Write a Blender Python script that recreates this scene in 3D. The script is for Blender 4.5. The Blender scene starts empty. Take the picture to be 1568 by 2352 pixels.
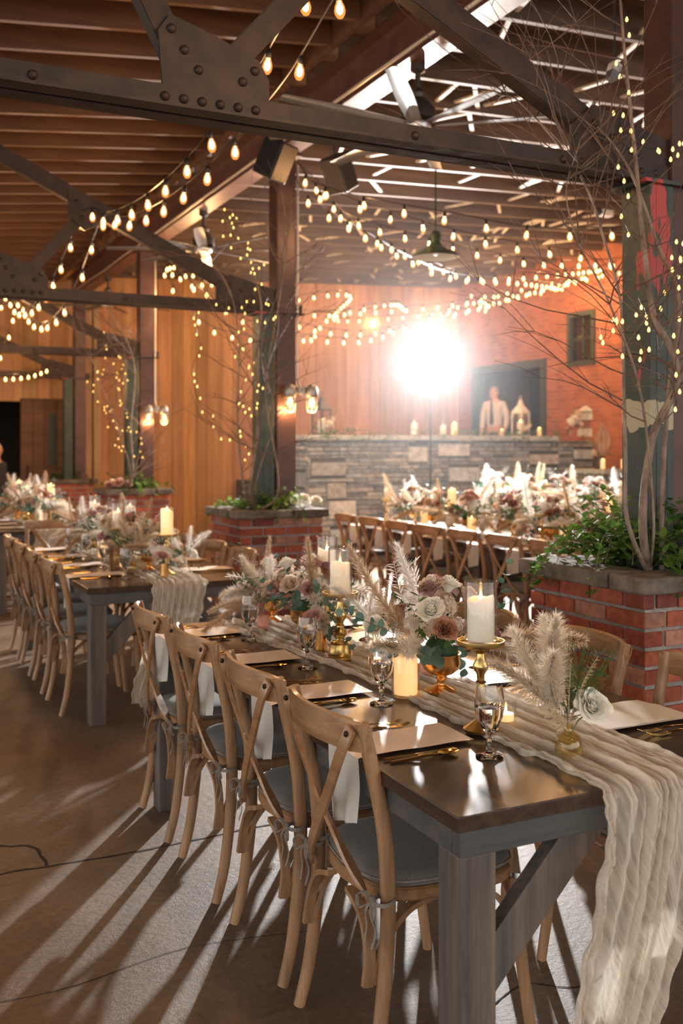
import bpy, math, random
from mathutils import Vector, Matrix
R = random.Random(7)
pi = math.pi
scn = bpy.context.scene
# ------------------------------------------------------------------ camera, world, main light, exposure
FPX, HOR, EYE, YAW = 2280.0, 1030.0, 1.52, math.radians(26.0)
cd = bpy.data.cameras.new('camera'); cam = bpy.data.objects.new('camera', cd); scn.collection.objects.link(cam)
cd.sensor_fit = 'AUTO'; cd.sensor_width = 36.0; cd.lens = FPX/2352*36
cd.shift_y = -(1176-HOR)/2352
cam.location = (0, 0, EYE); cam.rotation_euler = (pi/2, 0, -YAW)
cd.dof.use_dof = True; cd.dof.focus_distance = 2.9; cd.dof.aperture_fstop = 3.2
cd.clip_end = 200
scn.camera = cam
FW = Vector((math.sin(YAW), math.cos(YAW), 0)); RT = Vector((math.cos(YAW), -math.sin(YAW), 0))
def P(u, v, d):
    """a point seen along a sight line of the survey photo at depth d"""
    return FW*d + RT*((u-784)/FPX*d) + Vector((0, 0, EYE + (HOR-v)/FPX*d))
w = bpy.data.worlds.new('world'); scn.world = w; w.use_nodes = True
w.node_tree.nodes['Background'].inputs[0].default_value = (1.0, 0.935, 0.87, 1)
w.node_tree.nodes['Background'].inputs[1].default_value = 2.3
scn.view_settings.view_transform = 'Standard'; scn.view_settings.look = 'None'
scn.view_settings.gamma = 1; scn.view_settings.use_curve_mapping = False
scn.view_settings.exposure = 0.12
FLASH = Vector((7.0, 11.6, 2.73)); FLASH_W = 5100
BULB_W = 12; JAR_W = 9
scn.cycles.max_bounces = 8; scn.cycles.transparent_max_bounces = 24
scn.cycles.volume_bounces = 0

# ------------------------------------------------------------------ materials
def nodes(name):
    m = bpy.data.materials.new(name); m.use_nodes = True
    nt = m.node_tree; return m, nt, nt.nodes['Principled BSDF']
def link(nt, a, b): nt.links.new(a, b)
def ramp(nt, fac, stops):
    r = nt.nodes.new('ShaderNodeValToRGB'); e = r.color_ramp.elements
    while len(e) < len(stops): e.new(0.5)
    for i, (p, c) in enumerate(stops):
        e[i].position = p; e[i].color = (*c, 1)
    link(nt, fac, r.inputs[0]); return r.outputs[0]
def noise(nt, scale, stretch=(1, 1, 1), detail=4, coord='Object', rough=.55):
    tc = nt.nodes.new('ShaderNodeTexCoord'); mp = nt.nodes.new('ShaderNodeMapping')
    mp.inputs['Scale'].default_value = stretch
    link(nt, tc.outputs[coord], mp.inputs[0])
    n = nt.nodes.new('ShaderNodeTexNoise'); n.inputs['Scale'].default_value = scale
    n.inputs['Detail'].default_value = detail; n.inputs['Roughness'].default_value = rough
    link(nt, mp.outputs[0], n.inputs['Vector']); return n.outputs[0]
def bump(nt, b, h, strength, dist=.01):
    n = nt.nodes.new('ShaderNodeBump'); n.inputs['Strength'].default_value = strength; n.inputs['Distance'].default_value = dist
    link(nt, h, n.inputs['Height']); link(nt, n.outputs[0], b.inputs['Normal'])
def mat(name, col, rough=.5, metal=0, col2=None, scale=8, stretch=(1, 1, 1), bmp=0, coat=0, attr=False, emis=None, es=0,
        trans=0, sss=0, sheen=0, lo=.35, hi=.65, detail=4, spec=.5, bdist=.01):
    m, nt, b = nodes(name)
    b.inputs['Roughness'].default_value = rough; b.inputs['Metallic'].default_value = metal
    b.inputs['Base Color'].default_value = (*col, 1); b.inputs['Coat Weight'].default_value = coat
    b.inputs['Coat Roughness'].default_value = .12; b.inputs['Specular IOR Level'].default_value = spec
    if sheen: b.inputs['Sheen Weight'].default_value = sheen
    if trans: b.inputs['Transmission Weight'].default_value = trans
    if sss:
        b.inputs['Subsurface Weight'].default_value = sss; b.inputs['Subsurface Radius'].default_value = (.03, .015, .008); b.inputs['Subsurface Scale'].default_value = .6
    cout = None
    if col2 is not None or bmp:
        n = noise(nt, scale, stretch, detail)
        if col2 is not None: cout = ramp(nt, n, [(lo, col), (hi, col2)])
        if bmp: bump(nt, b, n, bmp, bdist)
    if attr:
        a = nt.nodes.new('ShaderNodeVertexColor'); a.layer_name = 'Col'
        if cout is not None:
            mx = nt.nodes.new('ShaderNodeMix'); mx.data_type = 'RGBA'; mx.blend_type = 'MULTIPLY'; mx.inputs[0].default_value = 1
            link(nt, a.outputs[0], mx.inputs[6]); link(nt, cout, mx.inputs[7]); cout = mx.outputs[2]
        else: cout = a.outputs[0]
    if cout is not None: link(nt, cout, b.inputs['Base Color'])
    if emis:
        b.inputs['Emission Color'].default_value = (*emis, 1); b.inputs['Emission Strength'].default_value = es
    return m
def wood(name, c1, c2, rough=.5, axis='z', coat=0, scale=3.0, dark=None, attr=False, bmp=.15):
    m, nt, b = nodes(name)
    st = {'x': (.6, 9, 9), 'y': (9, .6, 9), 'z': (9, 9, .6)}[axis]
    n1 = noise(nt, scale, st, 6, rough=.65)
    n2 = noise(nt, scale*.6, (1, 1, 1), 2)
    c = ramp(nt, n1, [(.3, c1), (.68, c2)])
    mx = nt.nodes.new('ShaderNodeMix'); mx.data_type = 'RGBA'; mx.blend_type = 'MULTIPLY'; mx.inputs[0].default_value = .5
    link(nt, c, mx.inputs[6]); link(nt, ramp(nt, n2, [(.35, (.62, .6, .58)), (.65, (1.1, 1.1, 1.1))]), mx.inputs[7])
    out = mx.outputs[2]
    if attr:
        a = nt.nodes.new('ShaderNodeVertexColor'); a.layer_name = 'Col'
        m2 = nt.nodes.new('ShaderNodeMix'); m2.data_type = 'RGBA'; m2.blend_type = 'MULTIPLY'; m2.inputs[0].default_value = 1
        link(nt, out, m2.inputs[6]); link(nt, a.outputs[0], m2.inputs[7]); out = m2.outputs[2]
    link(nt, out, b.inputs['Base Color'])
    b.inputs['Roughness'].default_value = rough; b.inputs['Coat Weight'].default_value = coat; b.inputs['Coat Roughness'].default_value = .1
    if bmp: bump(nt, b, n1, bmp, .004)
    return m
def thin_glass(name, tint=(1, 1, 1), ior=1.45, rough=.02):
    m, nt, b = nodes(name); nt.nodes.remove(b); out = nt.nodes['Material Output']
    t = nt.nodes.new('ShaderNodeBsdfTransparent'); t.inputs[0].default_value = (*tint, 1)
    g = nt.nodes.new('ShaderNodeBsdfGlossy'); g.inputs['Roughness'].default_value = rough
    lw_ = nt.nodes.new('ShaderNodeLayerWeight'); lw_.inputs[0].default_value = .5
    pw_ = nt.nodes.new('ShaderNodeMath'); pw_.operation = 'POWER'; link(nt, lw_.outputs['Facing'], pw_.inputs[0]); pw_.inputs[1].default_value = 2.6
    f = nt.nodes.new('ShaderNodeMath'); f.operation = 'MULTIPLY_ADD'; link(nt, pw_.outputs[0], f.inputs[0]); f.inputs[1].default_value = .8; f.inputs[2].default_value = .05
    mx = nt.nodes.new('ShaderNodeMixShader'); link(nt, f.outputs[0], mx.inputs[0]); link(nt, t.outputs[0], mx.inputs[1]); link(nt, g.outputs[0], mx.inputs[2])
    link(nt, mx.outputs[0], out.inputs[0]); return m
def gauze(name, col, opa=.8):
    m, nt, b = nodes(name); nt.nodes.remove(b); out = nt.nodes['Material Output']
    d = nt.nodes.new('ShaderNodeBsdfDiffuse'); d.inputs[0].default_value = (*col, 1)
    t = nt.nodes.new('ShaderNodeBsdfTranslucent'); t.inputs[0].default_value = (*col, 1)
    tr = nt.nodes.new('ShaderNodeBsdfTransparent')
    m1 = nt.nodes.new('ShaderNodeMixShader'); m1.inputs[0].default_value = .42
    link(nt, d.outputs[0], m1.inputs[1]); link(nt, t.outputs[0], m1.inputs[2])
    n = noise(nt, 14, (14, .5, .5), 4)
    c = ramp(nt, n, [(.32, (opa-.34,)*3), (.62, (min(1, opa+.12),)*3)])
    m2 = nt.nodes.new('ShaderNodeMixShader'); link(nt, c, m2.inputs[0]); link(nt, tr.outputs[0], m2.inputs[1]); link(nt, m1.outputs[0], m2.inputs[2])
    link(nt, m2.outputs[0], out.inputs[0]); return m
def petal(name, c1, c2, tl=.35, scale=30):
    m, nt, b = nodes(name); out = nt.nodes['Material Output']; b.inputs['Roughness'].default_value = .6
    n = noise(nt, scale, (1, 1, 1), 2); c = ramp(nt, n, [(.35, c1), (.65, c2)])
    t = nt.nodes.new('ShaderNodeBsdfTranslucent'); link(nt, c, t.inputs[0]); link(nt, c, b.inputs['Base Color'])
    mx = nt.nodes.new('ShaderNodeMixShader'); mx.inputs[0].default_value = tl
    link(nt, b.outputs[0], mx.inputs[1]); link(nt, t.outputs[0], mx.inputs[2]); link(nt, mx.outputs[0], out.inputs[0]); return m
def emit(name, col, s):
    return mat(name, (0, 0, 0), .5, emis=col, es=s)

M = {}
M['chair'] = wood('chair_wood', (.23, .120, .058), (.46, .275, .145), .45, 'z', .2, 5)
M['chair_x'] = wood('chair_rail_wood', (.26, .125, .055), (.49, .285, .140), .35, 'y', .35, 5)
M['tabletop'] = wood('tabletop_wood', (.042, .028, .021), (.092, .060, .043), .22, 'y', 0, 3.2, bmp=.05)
M['tabletop'].node_tree.nodes['Principled BSDF'].inputs['Specular IOR Level'].default_value = .24
M['table_grey'] = wood('grey_washed_wood', (.050, .054, .056), (.19, .145, .118), .55, 'z', .0, 3.6)
M['table_apron'] = wood('grey_washed_apron', (.050, .056, .060), (.115, .105, .10), .5, 'x', .0, 2.4)
M['joist'] = wood('joist_wood', (.088, .037, .017), (.19, .088, .040), .7, 'x', 0, 1.5)
M['joist_r'] = wood('grey_joist_wood', (.085, .056, .045), (.18, .125, .10), .7, 'x', 0, 1.5)
M['deck'] = mat('deck_wood', (.055, .032, .022), .85, col2=(.13, .08, .055), scale=5, stretch=(1, 4, 1))
M['plank'] = wood('wall_plank_wood', (.47, .22, .095), (.72, .40, .20), .6, 'z', 0, 1.0, attr=True)
M['trimwood'] = wood('trim_wood', (.42, .24, .12), (.6, .38, .2), .6, 'z', 0, 1.6)
M['steel'] = mat('rusty_brown_steel', (.020, .012, .010), .58, .05, (.052, .027, .019), 9, bmp=.25)
M['beam'] = mat('brown_painted_beam', (.105, .046, .036), .38, .15, (.165, .075, .058), 6, bmp=.1)
M['post'] = mat('brown_painted_post', (.060, .030, .025), .4, .3, (.10, .048, .038), 6, bmp=.1)
M['cushion'] = mat('grey_linen', (.125, .115, .105), .85, col2=(.185, .17, .155), scale=220, bmp=.2, sheen=.3, bdist=.001)
M['tie'] = mat('grey_ribbon', (.24, .215, .185), .85, col2=(.33, .30, .26), scale=60)
M['brick'] = mat('old_brick', (.7, .66, .64), .85, col2=(1.15, 1.1, 1.06), scale=26, bmp=.5, attr=True, bdist=.006)
M['mortar'] = mat('mortar', (.24, .225, .21), .95, col2=(.36, .34, .315), scale=30, bmp=.5)
M['slab'] = mat('planter_cap_stone', (.085, .068, .056), .85, col2=(.20, .168, .142), scale=11, bmp=.6)
M['barslab'] = mat('pale_cap_stone', (.36, .40, .41), .7, col2=(.55, .58, .58), scale=14, bmp=.4)
M['stone'] = mat('ledge_stone', (.7, .7, .7), .85, col2=(1.2, 1.2, 1.18), scale=12, bmp=.7, attr=True, bdist=.01)
M['stonegap'] = mat('stone_gap', (.10, .095, .09), .95)
M['soil'] = mat('soil', (.05, .035, .025), .95, col2=(.1, .07, .05), scale=40, bmp=.6)
M['brass'] = mat('brushed_brass', (.60, .42, .15), .28, 1, (.75, .56, .24), 20)
M['gold'] = mat('gold_flatware', (.85, .55, .20), .14, 1)
M['copper'] = mat('gold_compote', (.78, .46, .17), .22, 1)
M['bolt'] = mat('dark_bolt', (.03, .025, .02), .4, .8)
M['black'] = mat('black_plastic', (.012, .012, .013), .45)
M['black_wire'] = mat('black_cable', (.02, .016, .014), .5)
M['conduit'] = mat('galvanised_conduit', (.55, .54, .52), .35, .8)
M['cast'] = mat('cast_aluminium', (.42, .40, .38), .45, .7)
M['glass'] = thin_glass('clear_glass')
M['lampglass'] = thin_glass('jelly_jar_glass', (1, .9, .75))
M['goblet'] = mat('goblet_glass', (1, 1, 1), .0, trans=1)
M['water'] = mat('water', (1, 1, 1), 0, trans=1); M['water'].node_tree.nodes['Principled BSDF'].inputs['IOR'].default_value = 1.33
M['amber'] = thin_glass('amber_glass', (.98, .93, .74), 1.6)
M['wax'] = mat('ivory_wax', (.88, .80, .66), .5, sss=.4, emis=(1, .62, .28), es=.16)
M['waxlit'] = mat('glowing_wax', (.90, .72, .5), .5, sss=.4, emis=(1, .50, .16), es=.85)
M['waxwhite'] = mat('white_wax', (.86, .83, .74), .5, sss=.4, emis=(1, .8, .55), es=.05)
M['pinkwax'] = mat('blush_wax', (.78, .40, .30), .5, sss=.4)
M['lilac'] = mat('lilac_wax', (.50, .40, .55), .5)
M['flame'] = emit('flame', (1, .55, .15), 14)
M['wick'] = M['black']
M['napkin'] = mat('blush_napkin', (.72, .57, .46), .36, col2=(.80, .66, .55), scale=120, sheen=.3)
M['satin'] = petal('ivory_satin', (.86, .83, .76), (.93, .91, .86), .35, 10)
M['plate'] = mat('cream_plate', (.70, .52, .40), .25)
M['gauze'] = gauze('cream_gauze', (.86, .795, .70), .88)
M['rose_pink'] = petal('dusty_pink_petal', (.62, .36, .32), (.76, .52, .47))
M['rose_mauve'] = petal('mauve_petal', (.40, .22, .20), (.56, .36, .33))
M['rose_white'] = petal('white_petal', (.92, .90, .80), (.97, .95, .88), .2)
M['rose_cream'] = petal('cream_petal', (.78, .62, .48), (.85, .72, .60))
M['rose_toffee'] = petal('toffee_petal', (.42, .20, .12), (.62, .36, .24))
M['pampas'] = petal('pampas', (.74, .64, .50), (.90, .84, .74), .4, 60)
M['pampas_tan'] = petal('tan_pampas', (.55, .40, .25), (.76, .62, .45), .4, 60)
M['bleached'] = petal('bleached_fern', (.86, .83, .78), (.95, .93, .90), .4)
M['euc'] = petal('eucalyptus_leaf', (.06, .13, .095), (.15, .24, .18), .2, 12)
M['green'] = petal('green_leaf', (.04, .13, .03), (.12, .25, .06), .3, 12)
M['dkgreen'] = petal('deep_green_leaf', (.02, .08, .03), (.06, .15, .06), .2, 12)
M['ivy'] = petal('ivy_leaf', (.05, .14, .02), (.20, .36, .07), .35, 9)
M['ivy_dark'] = petal('dark_ivy_leaf', (.03, .09, .02), (.09, .19, .05), .3, 9)
M['stem'] = mat('green_stem', (.16, .2, .08), .7)
M['strawstem'] = mat('straw_stem', (.55, .42, .24), .7, col2=(.68, .55, .36), scale=20)
M['brownbloom'] = petal('brown_seed_head', (.14, .09, .07), (.28, .2, .16), .2, 60)
M['bark'] = mat('birch_bark', (.16, .115, .09), .8, col2=(.32, .25, .2), scale=30, stretch=(1, 1, .3), bmp=.4)
M['twig'] = mat('brown_twig', (.10, .06, .045), .8, col2=(.2, .13, .1), scale=30)
def bulb_glass():
    m, nt, b = nodes('amber_bulb_glass'); nt.nodes.remove(b); out = nt.nodes['Material Output']
    t = nt.nodes.new('ShaderNodeBsdfTransparent'); t.inputs[0].default_value = (1, .9, .75, 1)
    e = nt.nodes.new('ShaderNodeEmission'); e.inputs[0].default_value = (1, .36, .08, 1); e.inputs[1].default_value = .55
    a = nt.nodes.new('ShaderNodeAddShader'); link(nt, t.outputs[0], a.inputs[0]); link(nt, e.outputs[0], a.inputs[1]); link(nt, a.outputs[0], out.inputs[0]); return m
M['bulb'] = bulb_glass()
M['filament'] = emit('glowing_filament', (1, .60, .24), 11)
M['fairy'] = emit('fairy_light', (1, .55, .14), 4)
M['jellybulb'] = emit('lamp_bulb', (1, .62, .25), 9)
M['green_paint'] = None
M['dkframe'] = mat('dark_green_frame', (.035, .05, .045), .5)
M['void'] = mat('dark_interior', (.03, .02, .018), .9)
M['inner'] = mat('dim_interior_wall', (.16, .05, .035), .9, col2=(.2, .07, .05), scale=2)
M['pane'] = thin_glass('window_glass', (.5, .5, .52), 1.5, .05)
M['fan'] = mat('fan_blade', (.20, .19, .185), .33, .5)
M['fanhub'] = mat('fan_motor', (.07, .06, .055), .4, .5)
M['fancap'] = mat('fan_hub_cap', (.6, .6, .6), .3, .6)
M['shade_g'] = mat('green_enamel', (.025, .042, .033), .3)
M['shade_w'] = mat('white_enamel', (.75, .74, .68), .4)
M['white_metal'] = mat('white_painted_metal', (.72, .70, .66), .55, col2=(.55, .52, .48), scale=14)
M['whitewash'] = mat('whitewashed_wood', (.70, .68, .64), .8, col2=(.5, .48, .45), scale=16)
M['dk_metal'] = mat('dark_bronze_metal', (.10, .085, .075), .45, .6)
M['skin'] = mat('skin', (.62, .36, .27), .55, sss=.2)
M['shirt'] = mat('white_shirt', (.62, .58, .60), .8, col2=(.7, .66, .68), scale=8)
M['trouser'] = mat('dark_trousers', (.03, .03, .035), .85)
M['hair_grey'] = mat('short_grey_hair', (.28, .25, .23), .8)
M['hair_white'] = mat('white_hair', (.7, .68, .66), .8)
M['flashlens'] = emit('flash_lens', (1, .97, .95), 260)
M['galv'] = mat('zinc_box', (.14, .15, .17), .45, .7, (.24, .25, .28), 7)
M['dried'] = petal('dried_palm', (.62, .42, .27), (.76, .56, .40), .35, 6)

def column_paint(patch=True):
    m, nt, b = nodes('peeling_green_paint' if patch else 'dull_green_paint')
    g = ramp(nt, noise(nt, 7, (1, 1, 1), 5), [(.35, (.020, .036, .028)), (.7, (.050, .072, .054))])
    if not patch:
        link(nt, g, b.inputs['Base Color']); b.inputs['Roughness'].default_value = .45; return m
    rmask = ramp(nt, noise(nt, 2.3, (2.5, 2.5, .9), 3), [(.585, (0,)*3), (.60, (1,)*3)])
    mx = nt.nodes.new('ShaderNodeMix'); mx.data_type = 'RGBA'; link(nt, rmask, mx.inputs[0]); link(nt, g, mx.inputs[6]); mx.inputs[7].default_value = (.42, .05, .045, 1)
    # one cream paint patch between 1.62 m and 1.80 m above the floor, with a ragged lower edge
    tc = nt.nodes.new('ShaderNodeTexCoord'); sp = nt.nodes.new('ShaderNodeSeparateXYZ'); link(nt, tc.outputs['Object'], sp.inputs[0])
    wob = noise(nt, 9, (1, 1, 1), 2)
    ad = nt.nodes.new('ShaderNodeMath'); ad.operation = 'MULTIPLY_ADD'; link(nt, wob, ad.inputs[0]); ad.inputs[1].default_value = .12; link(nt, sp.outputs[2], ad.inputs[2])
    a1 = nt.nodes.new('ShaderNodeMath'); a1.operation = 'SUBTRACT'; link(nt, ad.outputs[0], a1.inputs[0]); a1.inputs[1].default_value = 1.73
    a2 = nt.nodes.new('ShaderNodeMath'); a2.operation = 'ABSOLUTE'; link(nt, a1.outputs[0], a2.inputs[0])
    a3 = nt.nodes.new('ShaderNodeMath'); a3.operation = 'LESS_THAN'; link(nt, a2.outputs[0], a3.inputs[0]); a3.inputs[1].default_value = .06
    m2 = nt.nodes.new('ShaderNodeMix'); m2.data_type = 'RGBA'; link(nt, a3.outputs[0], m2.inputs[0]); link(nt, mx.outputs[2], m2.inputs[6]); m2.inputs[7].default_value = (.42, .38, .26, 1)
    link(nt, m2.outputs[2], b.inputs['Base Color']); b.inputs['Roughness'].default_value = .45
    return m
M['green_paint'] = column_paint(); M['dull_paint'] = column_paint(False)
def floor_mat():
    m, nt, b = nodes('stained_concrete')
    big = noise(nt, .55, (1, 1, 1), 5); fine = noise(nt, 38, (1, 1, 1), 6, rough=.75); mid = noise(nt, 2.6, (1, 1, 1), 6)
    c1 = ramp(nt, big, [(.40, (.235, .185, .145)), (.52, (.20, .135, .09)), (.63, (.22, .125, .07))])
    c2 = ramp(nt, mid, [(.3, (.68, .66, .64)), (.7, (1.15, 1.13, 1.1))]); c3 = ramp(nt, fine, [(.3, (.62, .6, .58)), (.68, (1.2, 1.2, 1.2))])
    o = c1
    for c in (c2, c3):
        x = nt.nodes.new('ShaderNodeMix'); x.data_type = 'RGBA'; x.blend_type = 'MULTIPLY'; x.inputs[0].default_value = 1
        link(nt, o, x.inputs[6]); link(nt, c, x.inputs[7]); o = x.outputs[2]
    link(nt, o, b.inputs['Base Color'])
    b.inputs['Roughness'].default_value = .55
    ad = nt.nodes.new('ShaderNodeMath'); ad.operation = 'MULTIPLY_ADD'; ad.inputs[1].default_value = .5; link(nt, fine, ad.inputs[0]); link(nt, mid, ad.inputs[2])
    bump(nt, b, ad.outputs[0], .5, .012)
    return m
M['floor'] = floor_mat()
def brickwall_mat():
    m, nt, b = nodes('red_brick_wall')
    uv = nt.nodes.new('ShaderNodeUVMap')
    br = nt.nodes.new('ShaderNodeTexBrick'); link(nt, uv.outputs[0], br.inputs[0])
    br.inputs['Color1'].default_value = (.46, .145, .08, 1); br.inputs['Color2'].default_value = (.34, .10, .058, 1)
    br.inputs['Mortar'].default_value = (.36, .20, .14, 1); br.inputs['Scale'].default_value = 1
    br.inputs['Brick Width'].default_value = .22; br.inputs['Row Height'].default_value = .075; br.inputs['Mortar Size'].default_value = .009
    br.inputs['Mortar Smooth'].default_value = .3
    n = ramp(nt, noise(nt, 3, (1, 1, 1), 4), [(.3, (.8, .78, .76)), (.7, (1.15, 1.15, 1.15))])
    x = nt.nodes.new('ShaderNodeMix'); x.data_type = 'RGBA'; x.blend_type = 'MULTIPLY'; x.inputs[0].default_value = 1
    link(nt, br.outputs[0], x.inputs[6]); link(nt, n, x.inputs[7]); link(nt, x.outputs[2], b.inputs['Base Color'])
    b.inputs['Roughness'].default_value = .85
    inv = nt.nodes.new('ShaderNodeMath'); inv.operation = 'SUBTRACT'; inv.inputs[0].default_value = 1; link(nt, br.outputs[1], inv.inputs[1])
    bump(nt, b, inv.outputs[0], .9, .012)
    return m
M['brickwall'] = brickwall_mat()

# ------------------------------------------------------------------ mesh builder
class MB:
    def __init__(s): s.v = []; s.f = []; s.c = []; s.col = None
    def add(s, vs, fs, col=None):
        o = len(s.v); s.v += [tuple(p) for p in vs]; s.f += [tuple(i+o for i in f) for f in fs]
        s.c += [col or s.col or (1, 1, 1)]*len(fs); return s
    def box(s, x0, x1, y0, y1, z0, z1, col=None, mtx=None):
        vs = [Vector((x, y, z)) for z in (z0, z1) for y in (y0, y1) for x in (x0, x1)]
        if mtx is not None: vs = [mtx @ p for p in vs]
        return s.add(vs, [(0, 2, 3, 1), (4, 5, 7, 6), (0, 1, 5, 4), (2, 6, 7, 3), (0, 4, 6, 2), (1, 3, 7, 5)], col)
    def beam(s, p0, p1, w, h, up=(0, 0, 1), off=(0, 0)):
        p0 = Vector(p0); p1 = Vector(p1); t = (p1-p0).normalized(); side = t.cross(Vector(up)).normalized(); u = side.cross(t)
        vs = []
        for p in (p0, p1):
            for a, b in ((-1, -1), (1, -1), (1, 1), (-1, 1)):
                vs.append(p + side*(a*w/2+off[0]) + u*(b*h/2+off[1]))
        return s.add(vs, [(3, 2, 1, 0), (4, 5, 6, 7), (0, 1, 5, 4), (1, 2, 6, 5), (2, 3, 7, 6), (3, 0, 4, 7)])
    def tube(s, pts, r, n=8, cap=True, flat=1.0, up=(0, 0, 1)):
        pts = [Vector(p) for p in pts]; k = len(pts); rr = r if isinstance(r, (list, tuple)) else [r]*k
        t0 = (pts[1]-pts[0]).normalized(); nrm = t0.cross(Vector(up))
        if nrm.length < 1e-3: nrm = t0.cross(Vector((0, 1, 0)))
        nrm.normalize(); vs = []
        for i, p in enumerate(pts):
            t = (pts[min(i+1, k-1)]-pts[max(i-1, 0)]).normalized()
            nrm = (nrm - t*nrm.dot(t))
            nrm = nrm.normalized() if nrm.length > 1e-5 else t.orthogonal().normalized()
            bn = t.cross(nrm)
            for j in range(n):
                a = 2*pi*j/n; vs.append(p + nrm*math.cos(a)*rr[i] + bn*math.sin(a)*rr[i]*flat)
        fs = [(i*n+j, i*n+(j+1) % n, (i+1)*n+(j+1) % n, (i+1)*n+j) for i in range(k-1) for j in range(n)]
        if cap: fs += [tuple(range(n))[::-1], tuple((k-1)*n+j for j in range(n))]
        return s.add(vs, fs)
    def lathe(s, prof, n=24, at=(0, 0, 0), cap=True, mtx=None):
        at = Vector(at); vs = []
        for r, z in prof:
            for j in range(n):
                a = 2*pi*j/n; q = Vector((r*math.cos(a), r*math.sin(a), z)); vs.append((mtx @ q if mtx is not None else q)+at)
        k = len(prof)
        fs = [(i*n+j, i*n+(j+1) % n, (i+1)*n+(j+1) % n, (i+1)*n+j) for i in range(k-1) for j in range(n)]
        if cap: fs += [tuple(range(n))[::-1], tuple((k-1)*n+j for j in range(n))]
        return s.add(vs, fs)
    def grid(s, rows, col=None):
        m = len(rows[0]); vs = [p for r in rows for p in r]
        return s.add(vs, [(i*m+j, i*m+j+1, (i+1)*m+j+1, (i+1)*m+j) for i in range(len(rows)-1) for j in range(m-1)], col)
    def ball(s, c, r, n=8, sz=1.0):
        prof = [(max(1e-4, r*math.sin(pi*i/n)), -r*sz*math.cos(pi*i/n)) for i in range(n+1)]
        return s.lathe(prof, n+2, c, False)
    def strip(s, pts, w, th, side):
        """flat bent strip: rectangular section swept along pts; side = width direction"""
        pts = [Vector(p) for p in pts]; k = len(pts); sd = Vector(side); vs = []
        for i, p in enumerate(pts):
            t = (pts[min(i+1, k-1)]-pts[max(i-1, 0)]).normalized(); a = (sd - t*sd.dot(t)).normalized(); b = t.cross(a)
            vs += [p+a*w/2+b*th/2, p-a*w/2+b*th/2, p-a*w/2-b*th/2, p+a*w/2-b*th/2]
        fs = [(i*4+j, i*4+(j+1) % 4, (i+1)*4+(j+1) % 4, (i+1)*4+j) for i in range(k-1) for j in range(4)]
        return s.add(vs, fs + [(3, 2, 1, 0), ((k-1)*4, (k-1)*4+1, (k-1)*4+2, (k-1)*4+3)])
    def prism(s, poly, y0, y1, axis='y'):
        n = len(poly)
        f = {'y': lambda a, b, t: (a, t, b), 'x': lambda a, b, t: (t, a, b), 'z': lambda a, b, t: (a, b, t)}[axis]
        vs = [f(a, b, y0) for a, b in poly]+[f(a, b, y1) for a, b in poly]
        return s.add(vs, [tuple(range(n)), tuple(range(2*n-1, n-1, -1))]+[(i, i+n, (i+1) % n+n, (i+1) % n) for i in range(n)])
    def mesh(s, name, m, smooth=None, uv=False, color=False):
        me = bpy.data.meshes.new(name); me.from_pydata(s.v, [], s.f)
        if uv:
            l = me.uv_layers.new(name='UVMap'); k = 0
            for p in me.polygons:
                nx, ny, nz = p.normal
                for li in p.loop_indices:
                    x, y, z = s.v[me.loops[li].vertex_index]
                    l.data[li].uv = (y, z) if abs(nx) > .7 else (x, z) if abs(ny) > .7 else (x, y)
        if color:
            a = me.color_attributes.new('Col', 'FLOAT_COLOR', 'CORNER')
            for p in me.polygons:
                for li in p.loop_indices: a.data[li].color = (*s.c[p.index], 1)
        me.materials.append(m)
        me.update(); me.validate()
        if smooth is not None:
            me.shade_smooth()
            me.set_sharp_from_angle(angle=math.radians(smooth))
        return me
def ob(name, me, parent=None, loc=None, rot=None, scale=None):
    o = bpy.data.objects.new(name, me); scn.collection.objects.link(o)
    if parent is not None: o.parent = parent
    if loc is not None: o.location = loc
    if rot is not None: o.rotation_euler = rot
    if scale is not None: o.scale = scale if not isinstance(scale, (int, float)) else (scale,)*3
    return o
def part(name, mb, m, parent=None, smooth=40, **k):
    o = ob(name, mb.mesh(name, m, smooth, k.pop('uv', False), k.pop('color', False)), parent, **k); return o
def bevel(o, w=.003, seg=2):
    b = o.modifiers.new('bevel', 'BEVEL'); b.width = w; b.segments = seg; b.limit_method = 'ANGLE'; return o
def tag(o, label, cat, group=None, kind=None):
    o['label'] = label; o['category'] = cat
    if group: o['group'] = group
    if kind: o['kind'] = kind
    return o
def root(name, label, cat, loc=(0, 0, 0), rz=0, group=None):
    o = ob(name, None, None, loc, (0, 0, rz)); o.empty_display_size = .1; return tag(o, label, cat, group)
def struct(o): o['kind'] = 'structure'; return o
def copy_tree(o, loc=None, rz=None, label=None, group=None, parent=None, scale=None):
    c = o.copy(); scn.collection.objects.link(c)
    if parent is not None: c.parent = parent
    for ch in list(o.children): copy_tree(ch, parent=c)
    if loc is not None: c.location = loc
    if rz is not None: c.rotation_euler[2] = rz
    if label: c['label'] = label
    if group: c['group'] = group
    if scale: c.scale = (scale,)*3
    return c
ORD = ['first', 'second', 'third', 'fourth', 'fifth', 'sixth', 'seventh', 'eighth', 'ninth', 'tenth', 'eleventh', 'twelfth']
def catmull(pts, n=10):
    pts = [Vector(p) for p in pts]; q = [pts[0]*2-pts[1]]+pts+[pts[-1]*2-pts[-2]]; out = []
    for i in range(1, len(q)-2):
        a, b, c, d = q[i-1:i+3]
        for k in range(n):
            t = k/n; out.append(.5*((2*b)+(c-a)*t+(2*a-5*b+4*c-d)*t*t+(3*b-a-3*c+d)*t**3))
    out.append(pts[-1]); return out
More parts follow.
